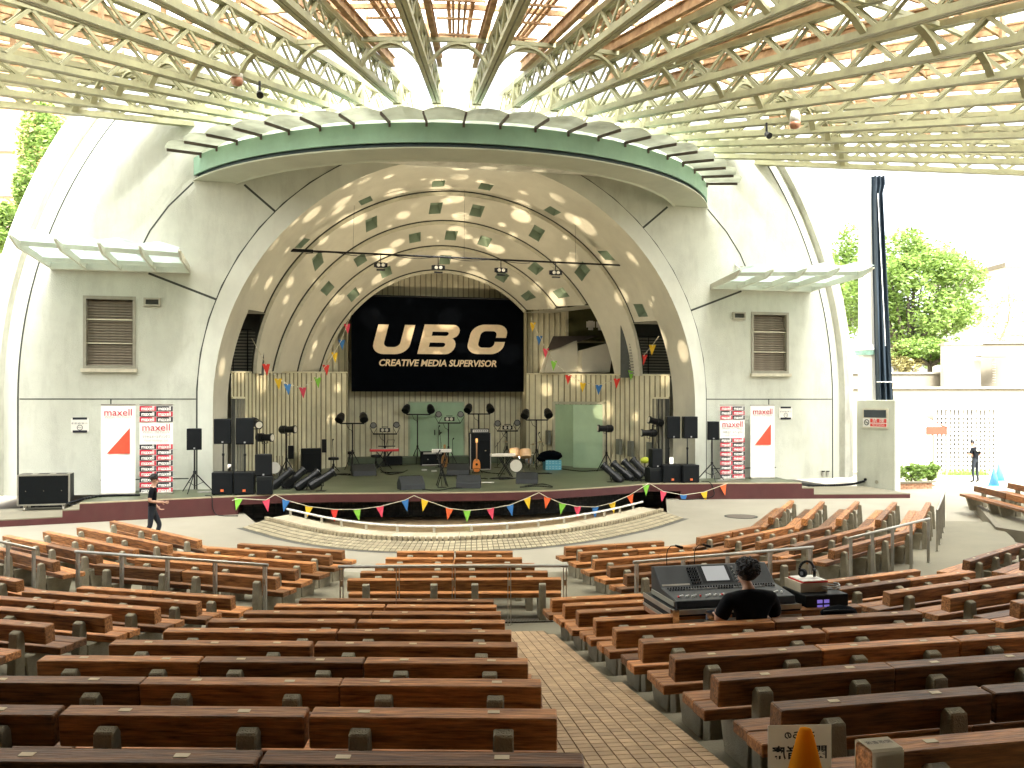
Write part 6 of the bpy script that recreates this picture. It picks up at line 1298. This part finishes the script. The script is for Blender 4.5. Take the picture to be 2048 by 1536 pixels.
def head(J, B, base, up, fwd, k=0):
    base, up, fwd = Vector(base), Vector(up).normalized(), Vector(fwd).normalized(); side = fwd.cross(up).normalized()
    J['neck'] = (*(base+up*.05), .052); J['jaw'] = (*(base+up*.115+fwd*.03), .062, .066); J['head'] = (*(base+up*.18+fwd*.018), .080, .092); J['crown'] = (*(base+up*.235+fwd*.005), .066, .075)
    B += [('neckbase', 'neck', k), ('neck', 'jaw', k), ('jaw', 'head', k), ('head', 'crown', k)]
    J['nose'] = (*(base+up*.145+fwd*.125), .012); B.append(('jaw', 'nose', k))
    for s, nm_ in ((-1, 'earl'), (1, 'earr')): J[nm_] = (*(base+up*.155+side*s*.085), .016, .012); B.append(('head', nm_, k))
    return base+up*.18+fwd*.018, side
def hair_on(t, c, up, fwd, curly, r=(.098, .108, .105)):
    up, fwd = Vector(up).normalized(), Vector(fwd).normalized(); side = fwd.cross(up).normalized(); fwd = up.cross(side); m3 = Matrix((side, fwd, up)).transposed(); mb = MB(); rr = random.Random(11)
    mb.ell(c+up*.045-fwd*.022, r, 18, 12, m3, noise=.03, seed=2)
    for k in range(520 if curly else 160):
        v = Vector((rr.gauss(0, 1), rr.gauss(0, 1), rr.gauss(0, 1))).normalized()
        if v.z < -.45 or (v.y > .35 and v.z < .45): continue
        p = m3 @ Vector((v.x*r[0], v.y*r[1], v.z*r[2]))+c+up*.045-fwd*.022; p += m3 @ v*rr.uniform(-.004, .012); s = rr.uniform(.007, .014) if curly else rr.uniform(.005, .010); mb.ell(p, (s, s, s), 6, 4)
    mb.build('hair', m_hair, t, smooth=True)
def face(t, c, up, fwd):
    up, fwd = Vector(up).normalized(), Vector(fwd).normalized(); side = fwd.cross(up).normalized()
    for s in (-1, 1): MB().ell(c+fwd*.083-up*.005+side*s*.033, (.011, .011, .009), 8, 6).build('eye', m_ink, t)
    MB().ell(c+fwd*.085-up*.078, (.022, .012, .006), 8, 6).build('mouth', M('lips', (.35, .14, .11), .5), t)
Z = Vector((0, 0, 1))
# walking man in front of the left wing, heading right
J = {'pelvis': (0, 0, .90, .125, .11), 'spine': (0, .01, 1.06, .12, .10), 'chest': (0, .02, 1.24, .15, .11), 'neckbase': (0, .02, 1.385, .07)}; B = [('pelvis', 'spine', 1), ('spine', 'chest', 1), ('chest', 'neckbase', 1)]
c, sd_ = head(J, B, (0, .03, 1.385), (0, .06, 1), (-.35, 1, -.1))
for s, nm_, hy, ky, kz, ay, az, ty in ((-1, 'l', .02, .16, .50, .02, .09, .17), (1, 'r', -.02, -.03, .48, -.34, .15, -.22)):
    J[nm_+'hip'] = (s*.085, 0, .84, .085); J[nm_+'knee'] = (s*.085, ky, kz, .058); J[nm_+'ank'] = (s*.085, ay, az, .042); J[nm_+'toe'] = (s*.09, ty, az-.05 if nm_ == 'l' else az-.1, .036, .03)
    B += [('pelvis', nm_+'hip', 2), (nm_+'hip', nm_+'knee', 2), (nm_+'knee', nm_+'ank', 2), (nm_+'ank', nm_+'toe', 3)]
for s, nm_, e, w in ((-1, 'l', (-.24, -.10, 1.10), (-.23, .06, .93)), (1, 'r', (.25, -.02, 1.08), (.16, .22, 1.05))):
    J[nm_+'sho'] = (s*.165, .02, 1.34, .062); m_ = Vector(J[nm_+'sho'][:3]).lerp(Vector(e), .75); J[nm_+'slv'] = (*m_, .058); J[nm_+'elb'] = (*e, .04); J[nm_+'wrist'] = (*w, .027)
    B += [('chest', nm_+'sho', 1), (nm_+'sho', nm_+'slv', 1), (nm_+'slv', nm_+'elb', 0), (nm_+'elb', nm_+'wrist', 0)]; d_ = Vector(w)-Vector(e); hand(J, B, nm_, w, d_, (1, 0, 0) if nm_ == 'l' else (0, .2, 1), 0, .9)
pw_ = flr(304, 1094, 0); t = person('man in black T-shirt and dark trousers walking past the left wing', pw_, -pi/2+.25, J, B, [m_skin, m_tee, m_jean, m_shoe]); hair_on(t, c, (0, .06, 1), (-.35, 1, -.1), False, (.084, .094, .09)); face(t, c, (0, .06, 1), (-.35, 1, -.1))
# standing man on the plaza, seen from behind, head bowed over a phone
J = {'pelvis': (0, 0, .95, .13, .11), 'spine': (0, .0, 1.12, .125, .105), 'chest': (0, .02, 1.31, .16, .115), 'neckbase': (0, .05, 1.45, .07)}; B = [('pelvis', 'spine', 1), ('spine', 'chest', 1), ('chest', 'neckbase', 1)]
upv, fwv = (0, .45, 1), (-.1, 1, -.45); c, sd_ = head(J, B, (0, .06, 1.45), upv, fwv)
for s, nm_ in ((-1, 'l'), (1, 'r')):
    J[nm_+'hip'] = (s*.09, 0, .88, .088); J[nm_+'knee'] = (s*.11, .03, .50, .06); J[nm_+'ank'] = (s*.12, -.02, .09, .043); J[nm_+'toe'] = (s*.14, .13, .04, .038, .032)
    B += [('pelvis', nm_+'hip', 2), (nm_+'hip', nm_+'knee', 2), (nm_+'knee', nm_+'ank', 2), (nm_+'ank', nm_+'toe', 3)]
    e, w = (s*.27, .02, 1.13), (s*.12, .24, 1.14); J[nm_+'sho'] = (s*.175, .02, 1.40, .064); m_ = Vector(J[nm_+'sho'][:3]).lerp(Vector(e), .78); J[nm_+'slv'] = (*m_, .062); J[nm_+'elb'] = (*e, .042); J[nm_+'wrist'] = (*w, .028)
    B += [('chest', nm_+'sho', 1), (nm_+'sho', nm_+'slv', 1), (nm_+'slv', nm_+'elb', 0), (nm_+'elb', nm_+'wrist', 0)]; hand(J, B, nm_, w, Vector(w)-Vector(e), (0, .3, 1), 0, .9)
pm_ = flr(1951, 965.5, 0); t = person('man in black T-shirt with a white back print standing on the right plaza', pm_, .35, J, B, [m_skin, m_tee, m_jean, m_shoe]); hair_on(t, c, upv, fwv, False, (.084, .094, .09)); face(t, c, upv, fwv)
pr_ = MB(); pr_.ell((.0, -.105, 1.35), (.065, .02, .06), 12, 8).ell((.075, -.10, 1.345), (.06, .02, .055), 12, 8); pr_.build('back_print', m_white, t, smooth=True); MB().ell((.075, -.122, 1.335), (.022, .008, .022), 8, 6).build('back_print_dot', m_ink, t)
ph = thing('phone', 'dark phone in the hands of the man on the right plaza', 'phone', pm_+Matrix.Rotation(.35, 3, 'Z') @ Vector((0, .36, 1.17)), .35); MB().bx(-.036, .036, -.004, .004, -.07, .07).build('body', m_black, ph, bevel=.002)
# sound engineer on the bench, seen from behind
J = {'pelvis': (0, .22, .45, .155, .12), 'spine': (0, .21, .63, .155, .12), 'chest': (0, .24, .82, .215, .14), 'neckbase': (0, .27, .94, .08)}; B = [('pelvis', 'spine', 1), ('spine', 'chest', 1), ('chest', 'neckbase', 1)]
upv, fwv = (0, .12, 1), (-.4, 1, -.12); c, sd_ = head(J, B, (0, .28, .93), upv, fwv)
for s, nm_ in ((-1, 'l'), (1, 'r')):
    J[nm_+'hip'] = (s*.10, .26, .43, .09); J[nm_+'knee'] = (s*.14, .66, .42, .062); J[nm_+'ank'] = (s*.14, .70, .02, .045); J[nm_+'toe'] = (s*.15, .84, -.06, .038, .03)
    B += [('pelvis', nm_+'hip', 2), (nm_+'hip', nm_+'knee', 2), (nm_+'knee', nm_+'ank', 2), (nm_+'ank', nm_+'toe', 3)]
    e, w = ((-.30, .30, .60), (-.20, .52, .60)) if s < 0 else ((.30, .32, .60), (.16, .52, .60)); J[nm_+'sho'] = (s*.215, .24, .87, .085); m_ = Vector(J[nm_+'sho'][:3]).lerp(Vector(e), .8); J[nm_+'slv'] = (*m_, .078); J[nm_+'elb'] = (*e, .048); J[nm_+'wrist'] = (*w, .029)
    B += [('chest', nm_+'sho', 1), (nm_+'sho', nm_+'slv', 1), (nm_+'slv', nm_+'elb', 0), (nm_+'elb', nm_+'wrist', 0)]; hand(J, B, nm_, w, Vector(w)-Vector(e), (1, 0, 0), 0, .5)
J = {k_: (v_[0], v_[1], v_[2]*.87+.015, *v_[3:]) for k_, v_ in J.items()}; c = Vector((c.x, c.y, c.z*.87+.015))
t = person('sound engineer in black T-shirt sitting with his back turned at the mixing desk', ml(-.13, 0, .06), Mrot, J, B, [m_skin, m_tee, m_jeanb, m_shoe]); hair_on(t, c, upv, fwv, True, (.108, .115, .112)); face(t, c, upv, fwv)
fw = Vector(fwv).normalized(); sdv = fw.cross(Vector(upv).normalized()).normalized(); up_ = Vector(upv).normalized()
g_ = MB()
for s in (-1, 1): q = c+fw*.098+sdv*s*.034; g_.tube([q+sdv*.027*cos(a)+up_*.018*sin(a) for a in [k*pi/5 for k in range(11)]], .003, 4); g_.tube([q+sdv*s*.027, c+sdv*s*.092+fw*.0], .003, 4)
g_.build('glasses', m_black, t)
